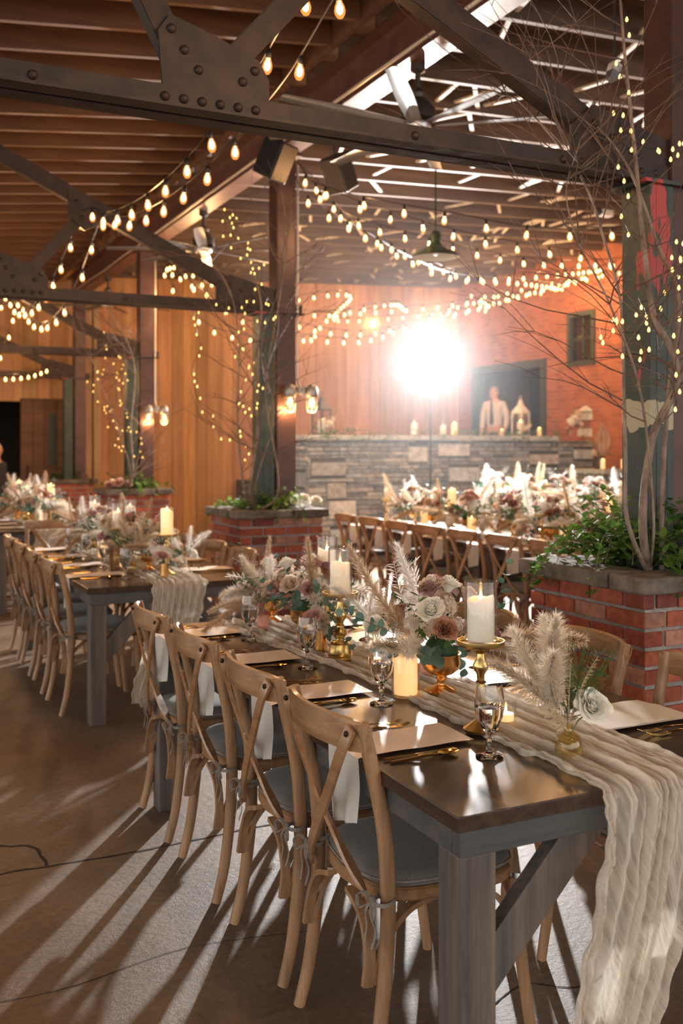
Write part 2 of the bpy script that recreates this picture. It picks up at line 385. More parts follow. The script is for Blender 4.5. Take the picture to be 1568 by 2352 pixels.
def resample(pts, step):
    out = [pts[0]]; acc = 0
    for a, b in zip(pts, pts[1:]):
        L = (b-a).length
        while acc+L >= step:
            t = (step-acc)/L; a = a.lerp(b, t); out.append(a); L = (b-a).length; acc = 0
        acc += L
    return out

# ------------------------------------------------------------------ structure
XB, YW, PZ = 11.0, 17.1, .95           # brick wall, plank wall, raised floor height
fl = MB(); NX = 60
fl.box(-12, 16, -8, 24, -.3, 0)
struct(part('floor', fl, M['floor'], None, None))
cr = MB()                               # saw-cut joint and a wandering crack in the slab
def crack(pts, w):
    q = catmull(pts, 6); rows = []
    for i, p in enumerate(q):
        t = (q[min(i+1, len(q)-1)]-q[max(i-1, 0)]).normalized(); n = Vector((-t.y, t.x, 0)); j = Vector((R.uniform(-1, 1), R.uniform(-1, 1), 0))*w*.8
        ww = w*R.uniform(.5, 1.2)
        rows.append([p+j-n*ww, p+j+n*ww])
    cr.grid([[Vector((a.x, a.y, .0012)) for a in r] for r in rows])
crack([(-2, 3.7+R.uniform(-.02, .02), 0)]+[(x*.25, 3.72+R.uniform(-.02, .02), 0) for x in range(-6, 14)], .006)
crack([(-.3, 4.25, 0), (.1, 4.35, 0), (.28, 4.2, 0), (.42, 4.22, 0), (.47, 4.0, 0), (.6, 3.92, 0), (.62, 3.72, 0)], .007)
crack([(1.55, 2.25, 0), (1.7, 2.3, 0), (1.85, 2.22, 0), (2.1, 2.3, 0), (2.5, 2.25, 0)], .003)
crack([(.1, 2.9, 0), (.5, 2.85, 0), (.9, 2.92, 0), (1.3, 2.85, 0)], .002)
struct(part('floor_crack', cr, mat('crack_dirt', (.03, .024, .02), .95), None, None))

# plank wall with a wide doorway at the left
pw = MB(); x = -9.0
while x < XB:
    wd = R.choice([.16, .2, .24, .24, .29]); d = R.uniform(0, .022); g = R.uniform(.72, 1.12); c = (g, g*R.uniform(.93, 1.03), g*R.uniform(.85, 1.02))
    z0 = 2.3 if x+wd/2 < 2.6 and x > -2.5 else 0
    pw.box(x, min(x+wd-.006, XB), YW-d, YW+.05, z0, 5.2, c)
    x += wd
struct(part('wall_back', pw, M['plank'], None, None, color=True))
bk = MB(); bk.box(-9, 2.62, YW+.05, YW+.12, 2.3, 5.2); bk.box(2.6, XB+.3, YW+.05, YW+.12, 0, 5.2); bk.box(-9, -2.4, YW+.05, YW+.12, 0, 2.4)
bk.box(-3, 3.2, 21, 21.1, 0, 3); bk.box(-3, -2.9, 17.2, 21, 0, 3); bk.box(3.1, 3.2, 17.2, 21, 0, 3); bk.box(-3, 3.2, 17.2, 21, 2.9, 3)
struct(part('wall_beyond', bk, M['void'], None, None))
t = MB(); t.box(3.42, 3.58, YW-.12, YW-.02, 0, 4.6); t.box(3.60, 3.72, YW-.16, YW-.02, 0, 4.6); t.box(3.32, 3.40, YW-.08, YW-.02, 0, 4.6)
struct(part('trim_1', t, M['trimwood'], None, None))
# barn door standing beside the opening
dr = MB(); dr.box(2.42, 3.2, YW-.10, YW-.04, .03, 2.35)
for k in range(4): dr.box(2.43+k*.19, 2.60+k*.19, YW-.115, YW-.10, .05, 2.33)
do = struct(part('door_1', dr, M['joist'], None, None))
g = MB(); g.box(2.86, 2.98, YW-.13, YW-.116, 1.25, 2.1); part('door_window', g, M['dkframe'], do, None)
h = MB(); h.tube([(2.52, YW-.15, 1.0), (2.52, YW-.15, 1.25)], .012); part('door_handle', h, M['bolt'], do)

# brick wall with doorway and two windows
D0, D1, DZ = 14.25, 16.6, 3.12
WN = [(12.95, 13.66, 2.92, 3.84), (11.2, 12.0, 2.92, 3.84)]
bw = MB()
ys = sorted({-2, D0, D1, YW+.1, *[a for q in WN for a in q[:2]]})
for a, b in zip(ys, ys[1:]):
    cuts = []
    if a >= D0-.01 and b <= D1+.01: cuts.append((PZ, DZ))
    for q in WN:
        if a >= q[0]-.01 and b <= q[1]+.01: cuts.append(q[2:])
    z = 0
    for c0, c1 in sorted(cuts):
        bw.box(XB, XB+.3, a, b, z, c0); z = c1
    bw.box(XB, XB+.3, a, b, z, 5.2)
struct(part('wall_right', bw, M['brickwall'], None, None, uv=True))
def frame(mb, y0, y1, z0, z1, w, x0, x1, sill=True):
    mb.box(x0, x1, y0, y0+w, z0, z1); mb.box(x0, x1, y1-w, y1, z0, z1); mb.box(x0, x1, y0+w, y1-w, z1-w, z1)
    if sill: mb.box(x0, x1, y0+w, y1-w, z0, z0+w)
for i, (a, b, c, d) in enumerate(WN):
    f = MB(); frame(f, a, b, c, d, .085, XB-.03, XB+.12); f.box(XB+.03, XB+.07, (a+b)/2-.015, (a+b)/2+.015, c+.08, d-.08); f.box(XB+.03, XB+.07, a+.08, b-.08, (c+d)/2-.015, (c+d)/2+.015)
    o = struct(part(f'window_{i+1}', f, M['dkframe'], None, None))
    g = MB(); g.box(XB+.045, XB+.055, a+.08, b-.08, c+.08, d-.08); part('window_pane', g, M['pane'], o, None)
f = MB(); frame(f, D0, D1, PZ, DZ, .14, XB-.04, XB+.2, False); struct(part('trim_2', f, M['dkframe'], None, None))
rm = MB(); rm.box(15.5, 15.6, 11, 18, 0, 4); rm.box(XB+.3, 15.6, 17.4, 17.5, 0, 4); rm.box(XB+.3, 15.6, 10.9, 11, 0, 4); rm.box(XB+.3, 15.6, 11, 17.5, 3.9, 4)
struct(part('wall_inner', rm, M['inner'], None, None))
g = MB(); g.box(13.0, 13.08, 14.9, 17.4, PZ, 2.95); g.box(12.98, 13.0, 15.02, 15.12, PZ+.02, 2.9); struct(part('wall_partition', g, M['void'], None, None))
# open door leaf, dark green with a glass light, swung inwards
dl = MB(); dl.box(0, .9, -.02, .02, 0, 2.1); o = struct(part('door_2', dl, M['dkframe'], None, None, loc=(XB+.32, D0+.16, PZ+.005), rot=(0, 0, math.radians(12))))
g = MB(); g.box(.2, .7, .021, .03, 1.0, 1.9); part('door_pane', g, M['pane'], o, None)
pf = MB(); pf.box(6.2, 15.5, 13.5, 17.2, 0.002, PZ); struct(part('floor_raised', pf, M['deck'], None, None))

# ceiling: deck boards with joists under them
def zr(x): return 4.42+(x-3.26)*.045       # underside of joists, right bay
def zl(x): return 4.36+(x-3.26)*.11        # left bay
dk = MB(); J = .24
dk.add([(3.1, -6, zr(3.1)+J), (XB+.3, -6, zr(XB+.3)+J), (XB+.3, YW+.2, zr(XB+.3)+J), (3.1, YW+.2, zr(3.1)+J),
        (3.1, -6, zr(3.1)+J+.05), (XB+.3, -6, zr(XB+.3)+J+.05), (XB+.3, YW+.2, zr(XB+.3)+J+.05), (3.1, YW+.2, zr(3.1)+J+.05)],
       [(0, 1, 2, 3), (7, 6, 5, 4), (0, 4, 5, 1), (1, 5, 6, 2), (2, 6, 7, 3), (3, 7, 4, 0)])
dk.add([(-7, -6, zl(-7)+J), (3.2, -6, zl(3.2)+J), (3.2, YW+.2, zl(3.2)+J), (-7, YW+.2, zl(-7)+J),
        (-7, -6, zl(-7)+J+.05), (3.2, -6, zl(3.2)+J+.05), (3.2, YW+.2, zl(3.2)+J+.05), (-7, YW+.2, zl(-7)+J+.05)],
       [(0, 1, 2, 3), (7, 6, 5, 4), (0, 4, 5, 1), (1, 5, 6, 2), (2, 6, 7, 3), (3, 7, 4, 0)])
ceil = struct(part('ceiling', dk, M['deck'], None, None))
jm = MB(); jm.beam((3.3, 0, zr(3.3)+J/2), (XB, 0, zr(XB)+J/2), .045, J); jme = jm.mesh('joist', M['joist_r'], None)
y = -1.0
while y < YW: ob('joist', jme, ceil, (0, y, 0)); y += .6
jm = MB(); jm.beam((-6.5, 0, zl(-6.5)+J/2), (2.95, 0, zl(2.95)+J/2), .045, J); jml = jm.mesh('joist', M['joist'], None)
y = 0.4
while y < YW: ob('joist', jml, ceil, (0, y, 0)); y += .45
lg = MB(); lg.box(2.96, 3.0, -2, YW, zl(2.98)-.02, zl(2.98)+J); part('ledger_board', lg, M['joist'], ceil, None)
# slanting struts added between right-bay joists, their pale colour standing for flash-lit streaks
br_ = MB()
for k in range(170):
    yy = -1.0+.6*R.randint(7, 29); xx = R.uniform(3.8, 10.6); z = zr(xx)
    br_.beam((xx, yy+.03, z+.02), (xx+R.uniform(-.2, .45), yy+.57, z+.06), .035, .02)
part('light_streak_struts', br_, M['whitewash'], ceil, None)

# ------------------------------------------------------------------ steelwork
PY = [3.30, 7.82, 12.32, 16.45]; GX, BX = 3.07, 3.265
def ibeam(mb, p0, p1, h, w, tw=.012, tf=.016):
    mb.beam(p0, p1, tw, h-2*tf); mb.beam(p0, p1, w, tf, off=(0, h/2-tf/2)); mb.beam(p0, p1, w, tf, off=(0, -h/2+tf/2))
b = root('steel_roof_beam', 'long brown steel I-beam running over the tall posts and carrying the fans', 'beam', (BX, 0, 4.2))
m_ = MB(); ibeam(m_, (0, -2, 0), (0, YW-.02, 0), .36, .19); part('beam_body', m_, M['beam'], b, None)
m_ = MB(); m_.tube([(-.12, -2, -.15)]+[(-.12, 1+k*1.0+R.uniform(-.1, .1), -.15+R.uniform(-.012, .012)) for k in range(15)]+[(-.12, YW-.05, -.15)], .014, 6)
part('conduit', m_, M['conduit'], b)
where = ['nearest the camera, at the right edge', 'in the middle of the photo', 'third from the camera, left of centre', 'farthest back at the left']
for i, y in enumerate(PY):
    p = root('steel_post', f'tall brown square steel post, the one {where[i]}', 'post', (BX, y+.03, 1.0), group='tall brown roof posts')
    m_ = MB(); ibeam(m_, (0, 0, 0), (0, 0, 3.02), .19, .19) if False else m_.box(-.09, .09, -.09, .09, -.15, 3.0)
    bevel(part('shaft', m_, M['post'], p, None), .012)
    m_ = MB(); m_.box(-.13, .13, -.13, .13, 3.0, 3.02); part('cap_plate', m_, M['post'], p, None)
    c = root('green_steel_column', f'shorter steel column with peeling green and red paint, {where[i]}', 'column', (GX, y-.02, 0), group='green truss columns')
    m_ = MB(); m_.box(-.065, -.052, -.085, .085, .85, 2.64); m_.box(.052, .065, -.085, .085, .85, 2.64); m_.box(-.052, .052, -.01, .01, .85, 2.64)
    m_.box(-.066, -.03, -.088, -.076, .85, 2.64); m_.box(.03, .066, -.088, -.076, .85, 2.64); m_.box(-.03, .03, -.088, -.08, .85, 2.64)
    bevel(part('shaft', m_, M['green_paint' if i == 0 else 'dull_paint'], c, None), .003)
    m_ = MB(); m_.box(-.11, .09, -.11, .11, 2.64, 2.655); part('bearing_plate', m_, M['green_paint'], c, None)

def rivet(mb, x, y, z, r=.017):
    mtx = Matrix.Rotation(pi/2, 4, 'X')
    mb.lathe([(r, 0), (r*.95, .3*r), (r*.7, .7*r), (r*.3, .95*r), (.0005, r)], 12, (x, y, z), True, mtx)
_r = MB(); rivet(_r, 0, 0, 0); RIV = _r.mesh('rivet', M['steel'], 60)
def truss(i, y):
    t = root('roof_truss', f'riveted steel roof truss, {["nearest the camera across the top of the photo", "second one back, over the left table", "third one back, half hidden", "farthest one, by the dark doorway"][i]}', 'truss', (0, y, 0), group='steel roof trusses')
    m_ = MB(); z = 2.70
    for s in (-1, 1):
        m_.box(-5, GX+.35, s*.012-(.008 if s < 0 else 0), s*.012+(.008 if s > 0 else 0), z-.035, z+.045)
        m_.box(-5, GX+.35, min(s*.012, s*.085), max(s*.012, s*.085), z-.045, z-.035)
    part('bottom_chord', m_, M['steel'], t, None)
    def mem(a, b, name, w=.075):
        q = MB(); a = Vector((a[0], .010, a[1])); b = Vector((b[0], .010, b[1])); n_ = (b-a).normalized().cross(Vector((0, 1, 0)))
        q.beam(a, b, w, .009, up=(0, 1, 0)); q.beam(a+n_*w/2+Vector((0, .03, 0)), b+n_*w/2+Vector((0, .03, 0)), .009, .06, up=(0, 1, 0))
        part(name, q, M['steel'], t, None)
    sl = .475; zt = lambda x: z+.04+(GX-x)*sl
    mem((GX+.05, zt(GX+.05)), (.42, zt(.42)), 'top_chord', .11)
    mem((1.12, z+.1), (1.64, zt(1.64)-.02), 'web_member', .085)
    mem((1.02, z+.1), (.45, zt(.45)-.1), 'web_member', .085)
    mem((-.3, z+.05), (.40, zt(.42)), 'web_member', .085)
    def plate(poly, riv, name='gusset_plate'):
        q = MB(); q.prism(poly, -.0115, .003); o = part(name, q, M['steel'], t, None)
        for a, b in riv: ob('rivet', RIV, o, (a, -.0115, b))
    g0 = 1.07
    plate([(g0-.14, z-.03), (g0+.24, z-.03), (g0+.24, z+.12), (g0+.20, z+.185), (g0+.05, z+.24), (g0-.12, z+.29), (g0-.16, z+.23)],
          [(g0-.115, z+.24), (g0-.07, z+.175), (g0-.02, z+.115), (g0+.185, z+.145), (g0+.14, z+.10)])
    for k in range(6): ob('rivet', RIV, t, (g0-.14+k*.065, -.02, z+.005))
    for k in range(12):
        if not .6 < k*.7-4.4 < 1.5: ob('rivet', RIV, t, (k*.7-4.4, -.02, z+.005))
    xs = 1.62
    plate([(xs-.16, zt(xs)+.09), (xs+.16, zt(xs)-.06), (xs+.14, zt(xs)-.14), (xs-.04, zt(xs)-.22), (xs-.16, zt(xs)-.12)],
          [(xs-.1, zt(xs)), (xs+.08, zt(xs)-.07), (xs-.05, zt(xs)-.12)])
    e = GX
    plate([(e-.42, z-.03), (e+.12, z-.03), (e+.12, z+.16), (e-.05, z+.2), (e-.30, z+.26), (e-.42, z+.16)],
          [(e-.37+k*.08, z+.01) for k in range(6)]+[(e-.30, z+.18), (e-.2, z+.135), (e-.1, z+.09)])
for i, y in enumerate(PY): truss(i, y-.02)

# brick planters with real bricks
def planter(i, x0, y0, s=.72, H=.96, detail=True):
    lab = ['red brick planter with stone cap at the right, nearest the camera', 'red brick planter with stone cap in the middle behind the front table',
           'red brick planter with stone cap beside the left table', 'red brick planter with stone cap farthest back at the left'][i]
    p = root('brick_planter', lab, 'planter', (x0+s/2, y0+s/2, 0), group='brick planters around the posts')
    m_ = MB(); e = .008; h = s/2; m_.box(-h+e, h-e, -h+e, h-e, 0, H); part('mortar_core', m_, M['mortar'], p, None)
    m_ = MB(); rows = 13; rh = H/rows; L = .2
    for r in range(rows):
        for side in range(4):
            a = -h+.0+(0 if (r+side) % 2 else 0); x = -h
            first = True
            while x < h-.01:
                ln = (L if (r+side) % 2 else L*.5) if first else L
                if R.random() < .12: ln *= .55
                x1 = min(x+ln, h)
                if h-x1 < .05: x1 = h
                jx = R.uniform(-.003, .003); d = R.uniform(0, .006)
                q = R.random()
                c = (.37, .105, .058) if q < .45 else (.29, .075, .045) if q < .7 else (.19, .055, .045) if q < .82 else (.42, .215, .16)
                k = R.uniform(.8, 1.15); c = tuple(v*k for v in c)
                z0 = r*rh+.008+R.uniform(-.002, .002); z1 = (r+1)*rh-.008+R.uniform(-.002, .002)
                mt = Matrix.Rotation(side*pi/2, 4, 'Z')
                m_.box(x+(.0 if first else .007), x1-.007 if x1 < h else x1, -h-d, -h+.03, z0, z1, c, mt)
                x = x1; first = False
    bevel(part('bricks', m_, M['brick'], p, None, color=True), .004, 2)
    m_ = MB(); c = h+.045; k = h-.16
    for (a, b_, q, r_) in ((-c, -.02+.1*i, -c, -k), (.0+.1*i, c, -c, -k), (-c, -k, -k+.008, c), (k, c, -k+.008, c), (-k+.008, k-.008, k, c)):
        m_.box(a, b_, q, r_, H-.005, H+.062+R.uniform(-.004, .004))
    bevel(part('stone_cap', m_, M['slab'], p, None), .012, 3)
    m_ = MB(); m_.box(-k+.002, k-.002, -k+.002, k-.002, H-.004, H+.03); part('soil', m_, M['soil'], p, None)
    return p
PX0 = 2.74; PYS = [2.94, 7.46, 11.95, 16.2]
for i in range(4): planter(i, PX0, PYS[i], .72)
m_ = MB(); m_.box(0, .36, 0, .5, 0, .11); m_.box(.01, .35, .01, .49, .11, .118)
tag(bevel(part('zinc_trough', m_, M['galv'], None, None, loc=(3.12, 2.96, 1.026)), .006), 'dented zinc trough on the cap of the nearest brick planter', 'trough')

# ------------------------------------------------------------------ stone wall with slab
SY, SX0, SX1, SZ = 13.0, 5.8, 10.98, 1.64
def stones(mb, x0, x1, z0, z1, y, side=None):
    """random ashlar: rows broken by occasional large blocks; side = callable mapping (s,z,depth)->xyz"""
    z = z0
    occ = []
    for _ in range(int((x1-x0)*(z1-z0)*2.6)):
        w = R.uniform(.25, .6); hh = R.uniform(.16, .28); a = R.uniform(x0, max(x0+.01, x1-w)); c = R.uniform(z0, max(z0+.01, z1-hh))
        if all(a > o[1] or a+w < o[0] or c > o[3] or c+hh < o[2] for o in occ) and a+w < x1 and c+hh < z1: occ.append((a, a+w, c, c+hh))
    def col(big):
        q = R.random(); g = R.uniform(.20, .46)*(1.6 if big else 1)
        return (g*.98, g*1.0, g*1.0) if q < .5 else (g*.82, g*.95, g*1.05) if q < .8 else (g*1.25, g*1.22, g*1.15)
    def put(a, b_, c, d, big=False):
        if b_-a < .02: return
        dd = R.uniform(0, .035)+(.02 if big else 0); g = .004
        vs = [side(a+g, c+g, 0), side(b_-g, c+g, 0), side(b_-g, d-g, 0), side(a+g, d-g, 0), side(a+g+.006, c+g+.006, dd), side(b_-g-.006, c+g+.006, dd), side(b_-g-.006, d-g-.006, dd), side(a+g+.006, d-g-.006, dd)]
        mb.add(vs, [(4, 5, 6, 7), (0, 1, 5, 4), (1, 2, 6, 5), (2, 3, 7, 6), (3, 0, 4, 7)], col(big))
    for o in occ: put(*o, True)
    while z < z1-.01:
        rh = min(R.uniform(.035, .085), z1-z); x = x0
        while x < x1-.01:
            ln = R.uniform(.12, .42); xe = min(x+ln, x1)
            segs = [(x, xe)]
            for o in occ:
                if o[3] > z+.004 and o[2] < z+rh-.004:
                    ns = []
                    for a, b_ in segs:
                        if o[1] <= a or o[0] >= b_: ns.append((a, b_)); continue
                        if o[0] > a: ns.append((a, o[0]))
                        if o[1] < b_: ns.append((o[1], b_))
                    segs = ns
            for a, b_ in segs: put(a, b_, z, z+rh)
            x = xe
        z += rh
sw = root('stone_wall', 'grey stacked-stone wall with a pale slab on top, behind the far tables', 'wall', (SX0, SY, 0))
m_ = MB(); stones(m_, 0, SX1-SX0, 0, SZ, 0, side=lambda a, z, d: Vector((a, -d, z))); stones(m_, 0, .5, 0, SZ, 0, side=lambda a, z, d: Vector((-d, .5-a, z)))
o = part('stonework', m_, M['stone'], sw, None, color=True)
m_ = MB(); m_.box(.002, SX1-SX0, .001, .48, 0.001, SZ); part('wall_core', m_, M['stonegap'], sw, None)
m_ = MB(); x = -.08
while x < SX1-SX0-.9:
    L = min(R.uniform(.9, 1.5), SX1-SX0-.02-x); m_.box(x+.004, x+L-.004, -.09, .53, SZ, SZ+.075+R.uniform(-.004, .004)); x += L
bevel(part('cap_slab', m_, M['barslab'], sw, None), .01, 2)
STOP = SZ+.077
lw = root('low_stone_wall', 'lower stepped stone ledge at the right end of the stone wall', 'wall', (10.35, 12.0, 0))
m_ = MB(); stones(m_, 0, .62, 0, 1.12, 0, side=lambda a, z, d: Vector((a, -d, z))); stones(m_, 0, .86, 0, 1.12, 0, side=lambda a, z, d: Vector((-d, .86-a, z)))
part('stonework', m_, M['stone'], lw, None, color=True)
m_ = MB(); m_.box(.002, .62, .001, .86, 0.001, 1.12); part('wall_core', m_, M['stonegap'], lw, None)
m_ = MB(); m_.box(-.06, .63, -.07, .86, 1.12, 1.19); bevel(part('cap_slab', m_, M['barslab'], lw, None), .01)

# ------------------------------------------------------------------ farm tables
TW, TL, TH = 1.0, 2.44, .76
def make_table():
    r = root('farm_table', '', 'table')
    m_ = MB(); m_.box(0, TW, 0, TL, TH-.034, TH)
    bevel(part('tabletop', m_, M['tabletop'], r, None), .0025, 2)
    a, h = .018, .062
    m_ = MB(); m_.box(a, TW-a, a, a+.035, TH-.034-h, TH-.0345); bevel(part('end_apron', m_, M['table_apron'], r, None), .003)
    m_ = MB(); m_.box(a, TW-a, TL-a-.035, TL-a, TH-.034-h, TH-.0345); bevel(part('end_apron', m_, M['table_apron'], r, None), .003)
    for x0 in (a, TW-a-.035):
        m_ = MB(); m_.box(x0, x0+.035, a+.036, TL-a-.036, TH-.034-h, TH-.0345); bevel(part('side_apron', m_, M['table_apron'], r, None), .003)
    lh = TH-.034-h-.0005
    for x0 in (a+.004, TW-a-.004-.09):
        for y0 in (a+.006, TL-a-.006-.09):
            m_ = MB(); m_.box(x0, x0+.09, y0, y0+.09, 0, lh); bevel(part('leg', m_, M['table_grey'], r, None), .004, 2)
            sx = 1 if x0 < .5 else -1; xi = x0+.09 if sx > 0 else x0
            m_ = MB(); yc = y0+.045
            m_.prism([(xi, .33), (xi+sx*.0, .46), (xi+sx*.20, lh), (xi+sx*.33, lh)] if sx > 0 else [(xi, .33), (xi+sx*.33, lh), (xi+sx*.20, lh), (xi, .46)], yc-.02, yc+.02)
            bevel(part('diagonal_brace', m_, M['table_grey'], r, None), .003)
    return r
TABLES = [(1.11, 1.73, 'dark-topped grey farm table in front, nearest the camera'),
          (1.12, 5.44, 'dark-topped grey farm table at the left, second in the left line of tables'),
          (1.12, 9.50, 'farm table at the far left edge, farthest in the left line of tables'),
          (4.40, 4.10, 'farm table on the right behind the nearest planter, near half of the long row'),
          (4.40, 6.56, 'farm table in the centre distance, far half of the long row with chairs'),
          (6.75, 6.0, 'farm table of the rear row, right half, near the stone ledge'),
          (6.75, 8.46, 'farm table of the rear row, left half, just in front of the stone wall')]
t0 = make_table()
for i, (x, y, l) in enumerate(TABLES):
    o = t0 if i == 0 else copy_tree(t0); o.location = (x, y, 0); tag(o, l, 'table', 'farm tables')

# ------------------------------------------------------------------ cross-back chairs
def make_chair():
    r = root('cross_back_chair', '', 'chair')
    for s in (-1, 1):
        pts = catmull([(-.262, s*.205, 0), (-.232, s*.203, .12), (-.210, s*.2, .3), (-.205, s*.2, .46), (-.218, s*.202, .62), (-.252, s*.206, .77), (-.278, s*.208, .872)], 5)
        m_ = MB(); n = len(pts); m_.tube(pts, [.0165+.003*math.sin(pi*k/n) for k in range(n)], 10); part('rear_leg', m_, M['chair'], r)
        pts = catmull([(.215, s*.2, 0), (.192, s*.188, .2), (.175, s*.178, .42)], 6); n = len(pts)
        m_ = MB(); m_.tube(pts, [.0145+.0045*k/n for k in range(n)], 10); part('front_leg', m_, M['chair'], r)
        # bentwood side brace: an arch from rear leg up under the seat and down to the front leg
        m_ = MB(); m_.strip(catmull([(-.235, s*.178, .24), (-.205, s*.176, .33), (-.14, s*.174, .395), (-.06, s*.172, .418)], 6), .026, .013, (0, 1, 0))
        m_.strip(catmull([(.205, s*.166, .24), (.165, s*.166, .33), (.10, s*.168, .395), (.02, s*.17, .418)], 6), .026, .013, (0, 1, 0))
        part('side_brace', m_, M['chair'], r)
    # curved braces under the back and the front of the seat
    for x, nm in ((-.24, 'back_brace'), (.185, 'front_brace')):
        m_ = MB()
        for s in (-1, 1):
            m_.strip(catmull([(x-.01, s*.178, .235), (x, s*.172, .31), (x+.004, s*.13, .385), (x+.006, s*.05, .418)], 6), .026, .014, (1, 0, 0))
        part(nm, m_, M['chair'], r)
    # seat frame
    def seat(z, k, e=.0):
        out = []
        for j in range(40):
            a = 2*pi*j/40; c, s_ = math.cos(a), math.sin(a); q = 1/((abs(c)**4.2+abs(s_)**4.2)**(1/4.2))
            xx = c*q*.205*k; yy = s_*q*(.205+.012*c)*k
            if c < 0: xx *= 1+.10*(1-abs(s_*q))
            out.append(Vector((xx-.01, yy, z)))
        return out
    def stack(levels):
        m_ = MB(); vs = []
        for z, k in levels: vs += seat(z, k)
        n = 40; fs = [(i*n+j, i*n+(j+1) % n, (i+1)*n+(j+1) % n, (i+1)*n+j) for i in range(len(levels)-1) for j in range(n)]
        fs += [tuple(range(n))[::-1], tuple((len(levels)-1)*n+j for j in range(n))]
        return m_.add(vs, fs)
    part('seat', stack([(.418, .96), (.424, .99), (.446, .99), (.452, .96)]), M['chair_x'], r)
    cu = part('seat_cushion', stack([(.4525, .93), (.460, .975), (.468, .985), (.476, .975), (.488, .92), (.494, .80), (.497, .5), (.4975, .2)]), M['cushion'], r)
    m_ = MB(); q = seat(.4685, .99); m_.tube(q+[q[0]], .003, 6); part('piping', m_, M['tie'], cu)
    # top rail, hollowed like a half moon and wrapping the posts
    rows = []
    N = 18
    prof = [(0, .034), (.006, .040), (.016, .038), (.019, .0), (.014, -.038), (.006, -.040), (0, -.034), (-.003, 0)]
    for k in range(N+1):
        u = -1+2*k/N; yy = u*.226; bx = -.262-.062*(1-u*u)**.85; zc = .838+.006*(1-u*u)
        nx = Vector((-1, 0, 0)); tdir = Vector((.0, 1, 0)); g = 1-.22*max(0, abs(u)-.8)/.2
        ang = math.atan2(-.062*.85*(-2*u)*((1-u*u+1e-3)**-.15)/.226, 1)
        nrm = Vector((-math.cos(ang), math.sin(ang), 0))
        rows.append([Vector((bx, yy, zc))+nrm*(a-.008)+Vector((0, 0, b_*g)) for a, b_ in prof])
    m_ = MB(); m_.grid([r_+[r_[0]] for r_ in rows]); m_.add(rows[0], [tuple(range(8))[::-1]]); m_.add(rows[-1], [tuple(range(8))])
    part('top_rail', m_, M['chair_x'], r, 50)
    # crossing slats
    for s, off in ((1, .0), (-1, .010)):
        m_ = MB()
        q = catmull([(-.300-off*.2, s*.196, .862), (-.303-off, s*.165, .80), (-.290-off, s*.06, .665), (-.268-off, -s*.055, .545), (-.246-off*.5, -s*.15, .455), (-.238, -s*.182, .405)], 6)
        m_.strip(q, .034, .0085, (0, .8, .6 if s < 0 else .6)); part('cross_slat', m_, M['chair_x'], r, 30)
        m_ = MB(); m_.lathe([(.0001, -.002), (.0075, -.002), (.0075, .002), (.004, .005), (.0001, .006)], 10, (-.309-off*.2, s*.188, .848), False, Matrix.Rotation(-pi/2, 4, 'Y'))
        m_.lathe([(.0001, -.002), (.005, -.002), (.005, .002), (.0001, .004)], 8, (-.246, -s*.178, .425), False, Matrix.Rotation(-pi/2, 4, 'Y'))
        part('bolt', m_, M['bolt'], r)
        # cushion ties: strings round the post and a limp bow
        m_ = MB(); yp = s*.2
        ring = [(-.215+.027*math.cos(a), yp+.027*math.sin(a), .452-.012*math.sin(a*.5)) for a in [k*pi/6 for k in range(13)]]
        m_.strip(ring, .010, .0025, (0, 0, 1)); K = Vector((-.244, yp-s*.006, .449))
        m_.ball(K, .008, 6)
        for sg in (-1, 1):
            m_.strip(catmull([K, K+Vector((-.012, sg*.02, .012)), K+Vector((-.018, sg*.045, -.004)), K+Vector((-.016, sg*.04, -.03)), K+Vector((-.008, sg*.015, -.016)), K], 4), .009, .0018, (1, .2, .4))
            m_.strip(catmull([K, K+Vector((-.012, sg*.012, -.03)), K+Vector((-.004, sg*.022, -.07)), K+Vector((-.012, sg*.018, -.11))], 4), .009, .0018, (.2, 1, 0))
        m_.strip([(-.13, s*.15, .462), (-.18, s*.17, .460), (-.215, s*.176, .455)], .010, .0025, (0, 0, 1))
        part('cushion_tie', m_, M['tie'], cu, 30)
    return r
ch0 = make_chair(); used = [False]
def chair(x, y, rz, label, group):
    o = ch0 if not used[0] else copy_tree(ch0); used[0] = True
    o.location = (x, y, 0); o.rotation_euler = (0, 0, rz); tag(o, label, 'chair', group)
GL = 'cross-back chairs along the '
SETY = [.53, 1.09, 1.64, 2.19]          # chair centres from the table's near end
far = lambda k: ['nearest the camera', 'second from the camera', 'third from the camera', 'farthest from the camera'][k]
for k, yy in enumerate(SETY):
    chair(1.345, 1.73+yy+[.02, -.02, 0, .02][k], R.uniform(-.03, .03), f'tan cross-back chair, left side of the front table, {far(k)}', GL+'front table')
for k, yy in enumerate([.46, 1.02, 1.60, 2.16]):
    chair(2.01+[.03, .0, -.02, 0][k], 1.73+yy, pi+[-.02, .02, 0, 0][k], f'brown cross-back chair, right side of the front table, {far(k)}', GL+'front table')
for k, yy in enumerate(SETY):
    chair(1.30, 5.44+yy, R.uniform(-.05, .05), f'cross-back chair with tied cushion, left side of the second table, {far(k)}', GL+'second table')
    chair(1.94, 5.44+yy, pi+R.uniform(-.04, .04), f'cross-back chair on the planter side of the second table, {far(k)}', GL+'second table')
chair(1.55, 9.42, pi/2+.05, 'cross-back chair at the near end of the farthest left table', GL+'farthest left table')
for k in range(4):
    chair(1.30, 9.75+.55*k+.1, R.uniform(-.05, .05), f'cross-back chair on the left side of the farthest left table, {far(k)}', GL+'farthest left table')
    chair(1.94, 9.75+.55*k+.1, pi, f'cross-back chair on the wall side of the farthest left table, {far(k)}', GL+'farthest left table')
